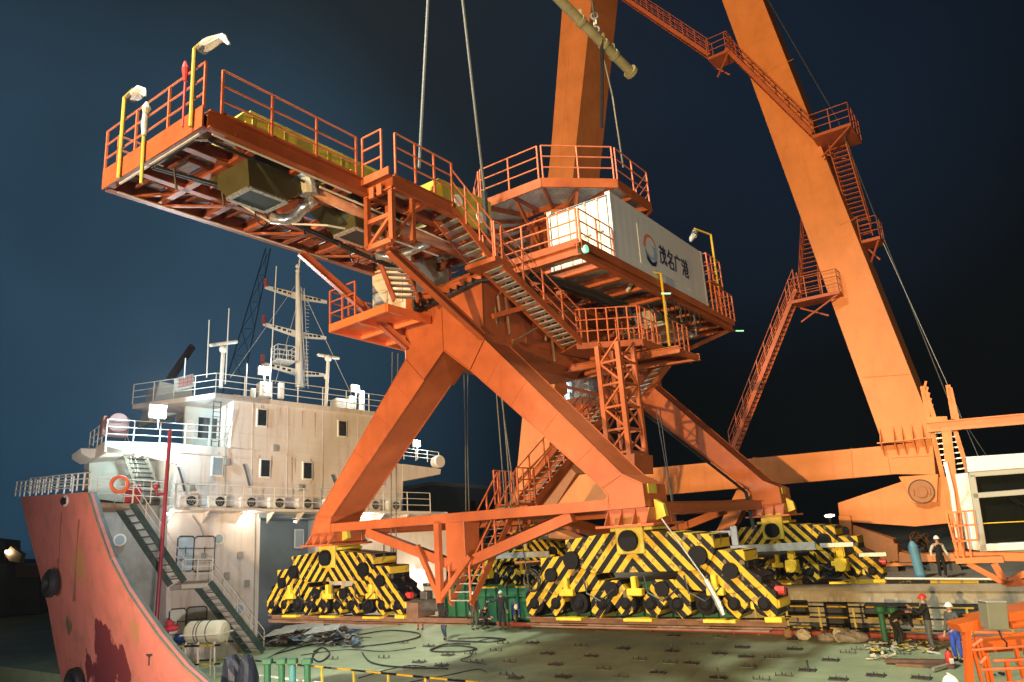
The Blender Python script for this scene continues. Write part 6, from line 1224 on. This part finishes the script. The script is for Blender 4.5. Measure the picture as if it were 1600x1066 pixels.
for i in range(5): t = i/5; a = cp(1443+12*t, 612+45*t, .9); k_.beam(a, a+Vector((.1, 0, .25)), .05, .05)
ldr = k_.build('ladder_frame', OR2, cabr)
for i in range(9): t = i/8; k_ = MB(); k_.beam(cp(1459+20*t, 677+68*t, .9), cp(1491+18*t, 674+66*t, .9), .12, .03); k_.build('rung', GALV, ldr)
k_ = MB(); k_.tube([cp(1477, 722, -.1), cp(1488, 770, -.12), cp(1497, 840, -.1)], .045, 8); k_.build('white_pipe', SHIPW, cabr)
k_ = MB()
for (a, b) in (((1478, 801), (1522, 798)), ((1482, 822), (1527, 820)), ((1488, 846), (1528, 844)), ((1478, 801), (1497, 872)), ((1488, 800), (1506, 872)), ((1507, 799), (1518, 874)), ((1521, 798), (1528, 846)), ((1494, 800), (1500, 868))): k_.beam(cp(*a, -.5), cp(*b, -.5), .035, .035, up=(0, 1, 0))
k_.build('railing', OR2, cabr)
k_ = MB(); a = cp(1492, 872, -.5); k_.box(a.x, a.x+.9, -.55, .1, a.z-.12, a.z); k_.build('step_platform', OR2, cabr)
wire('hanging_rope', [CB.world(cp(1540, 740, 3)), onray(1480, 600, 22), onray(1380, 380, 24)], 'thin stay wire slanting down behind the operator cab roof', .012)

# ================================================================== ORANGE CRANE PIECE AT THE BOTTOM RIGHT
BR = Frame((0, 11.5, 0), 0); br = empty('orange_boom_section', BR, 'bright orange railed steel section with a grey electric box at the bottom right corner', 'crane section')
def bpx(x, y, b=0.0): return BR.at(x, y, 1, b)
def bpr(name, px, b, depth, m, bevel=.008, parent=br): mb = MB(); mb.prism([bpx(x, y, b) for x, y in px], (0, depth, 0)); return mb.build(name, m, parent, bevel=bevel)
bpr('top_girder', [(1498, 976), (1546, 965), (1700, 934), (1704, 952), (1546, 982), (1505, 989)], 0, .35, OR2); bpr('rear_girder', [(1514, 963), (1640, 936), (1640, 944), (1520, 971)], 1.2, .2, OR2)
bpr('deep_web', [(1506, 1004), (1700, 972), (1720, 1010), (1516, 1022)], .9, .1, OR2)
eb = bpr('electric_box', [(1541.5, 941), (1573, 941), (1578, 985), (1546.5, 984)], -.3, .22, mat('olive_grey_box_paint', (.14, .15, .11), .45, var=.1)); bpr('box_lid', [(1541, 939.5), (1573.5, 939.5), (1574, 942), (1541, 942)], -.33, .26, GALV, parent=eb)
k_ = MB(); k_.tube([bpx(1560, 985, -.2), bpx(1566, 998, -.2), bpx(1573, 1004, -.1), bpx(1573, 1012, 0)], .012, 6); k_.build('cable', CABLE, eb)
k_ = MB()
for (a, b, w_) in (((1510, 985), (1518, 1120), .09), ((1517, 1000), (1545, 1110), .04), ((1532, 1003), (1552, 1110), .035), ((1524, 995), (1535, 1040), .03), ((1540, 1020), (1560, 1110), .05), ((1586, 1010), (1600, 1060), .05), ((1572, 1030), (1585, 1110), .05), ((1600, 1010), (1625, 1100), .05)): k_.beam(bpx(*a, .05), bpx(*b, .05), w_, w_, up=(0, 1, 0))
k_.build('upright', OR2, br)
k_ = MB()
for (a, b) in (((1518, 1016), (1700, 1002)), ((1534, 1047), (1700, 1038)), ((1552, 1033), (1700, 1024)), ((1521, 988), (1580, 989)), ((1519, 1010), (1534, 999)), ((1532, 1037), (1541, 1026)), ((1556, 1068), (1700, 1060))): k_.tube([bpx(*a, 0), bpx(*b, 0)], .022, 8)
k_.build('railing', RAIL, br); k_ = MB(); k_.tube([bpx(1579, 978, -.1), bpx(1700, 962, -.1)], .05, 10); k_.build('round_brace', OR2, br)
heap('cable_clutter', 1545, 1600, 1040, 1066, 4, [CABLE], 'dark cables lying behind the orange section', .1, .3, .05, seed=21)

# ================================================================== FAR THINGS
def far(name, label, cat, px, d, depth, m, group=None, par=None):
    F_ = Frame((0, d, 0), 0); mb = MB(); mb.prism([F_.world(F_.at(x, y, 1, 0)) for x, y in px], (0, depth, 0)); o = mb.build(name, m, par)
    if label: tag(o, label, cat, group)
    return o
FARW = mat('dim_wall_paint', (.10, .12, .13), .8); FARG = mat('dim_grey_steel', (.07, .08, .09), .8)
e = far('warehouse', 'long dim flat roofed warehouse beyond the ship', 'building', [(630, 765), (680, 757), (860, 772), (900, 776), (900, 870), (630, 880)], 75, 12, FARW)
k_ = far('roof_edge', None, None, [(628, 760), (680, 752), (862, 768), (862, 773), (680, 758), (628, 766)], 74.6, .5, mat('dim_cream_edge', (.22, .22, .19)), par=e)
for i in range(5): k_ = far('window', None, None, [(735+i*14, 782+i), (743+i*14, 783+i), (743+i*14, 800+i), (735+i*14, 799+i)], 74.8, .3, BLKP, par=e)
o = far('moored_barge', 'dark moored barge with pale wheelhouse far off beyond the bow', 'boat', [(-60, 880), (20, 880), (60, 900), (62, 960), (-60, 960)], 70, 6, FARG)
far('wheelhouse', None, None, [(24, 882), (58, 884), (58, 902), (24, 902)], 69.8, 4, mat('dim_brick_wheelhouse', (.25, .12, .10)), par=o); far('deck_lamp_arm', None, None, [(8, 868), (16, 853), (34, 866), (30, 880), (14, 876)], 69.5, .6, mat('dim_tan_steel', (.5, .36, .2)), par=o); far('deck_lamp', None, None, [(8, 860), (14, 861), (14, 866), (8, 865)], 69.2, .2, BULBW, par=o)
for (x0, x1, y0, y1) in ((-40, 10, 840, 880), (2, 6, 862, 900)): far('deck_crane', None, None, [(x0, y0), (x1, y0+6), (x1, y1), (x0, y1)], 71, 2, FARG, par=o)
e = empty('lattice_crane', (0, 0, 0), 'dim lattice boom crane standing far behind the ship', 'crane'); F_ = Frame((0, 95, 0), 0); fp = lambda x, y: F_.world(F_.at(x, y, 1, 0)); k_ = MB()
Lp = [fp(340+i*12.5, 640-i*42) for i in range(7)]; Rp = [fp(372+i*8.5, 640-i*42) for i in range(7)]
for a, b in ((Lp, Rp),):
    for i in range(6): k_.beam(a[i], a[i+1], .1, .1); k_.beam(b[i], b[i+1], .1, .1); k_.beam(a[i], b[i+1], .06, .06); k_.beam(b[i], a[i+1], .06, .06); k_.beam(a[i], b[i], .06, .06)
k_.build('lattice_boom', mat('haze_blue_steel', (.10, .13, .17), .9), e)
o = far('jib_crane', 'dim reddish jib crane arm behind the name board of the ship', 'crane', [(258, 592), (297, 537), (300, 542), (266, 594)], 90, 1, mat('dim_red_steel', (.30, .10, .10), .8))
o = far('blue_hull', 'blue side of a vessel beyond the quay, behind the worker in white sleeves', 'ship', [(1392, 843), (1520, 838), (1520, 876), (1405, 880)], 58, 8, mat('deep_blue_paint', (.02, .06, .20), .6))
lpz = Frame((0, 80, 0), 0); a = lpz.world(lpz.at(1298, 830, 1, 0)); b = lpz.world(lpz.at(1296, 806, 1, 0)); e = empty('street_lamp', (0, 0, 0), 'distant quay lamp post with a warm lit head', 'street lamp'); k_ = MB(); k_.tube([a-Vector((0, 0, 4)), b], .12, 6); k_.build('pole', DARKST, e); k_ = MB(); k_.ball(b, .3, 10, 6, (1.8, 1, .5)); k_.build('lamp_head', BULBW, e)

# ================================================================== NIGHT HAZE
hz = MB(); hz.box(-130, 130, -60, 110, -3.4, 62); ho = hz.build('haze', None); ho['kind'] = 'stuff'
hm_ = bpy.data.materials.new('thin_night_haze'); hm_.use_nodes = True; hn = hm_.node_tree; hn.nodes.clear(); ov = hn.nodes.new('ShaderNodeOutputMaterial'); pv = hn.nodes.new('ShaderNodeVolumePrincipled')
pv.inputs['Density'].default_value = 0.00028; pv.inputs['Color'].default_value = (.86, .93, 1, 1); pv.inputs['Anisotropy'].default_value = .55; hn.links.new(pv.outputs[0], ov.inputs['Volume'])
ho.data.materials.clear(); ho.data.materials.append(hm_)
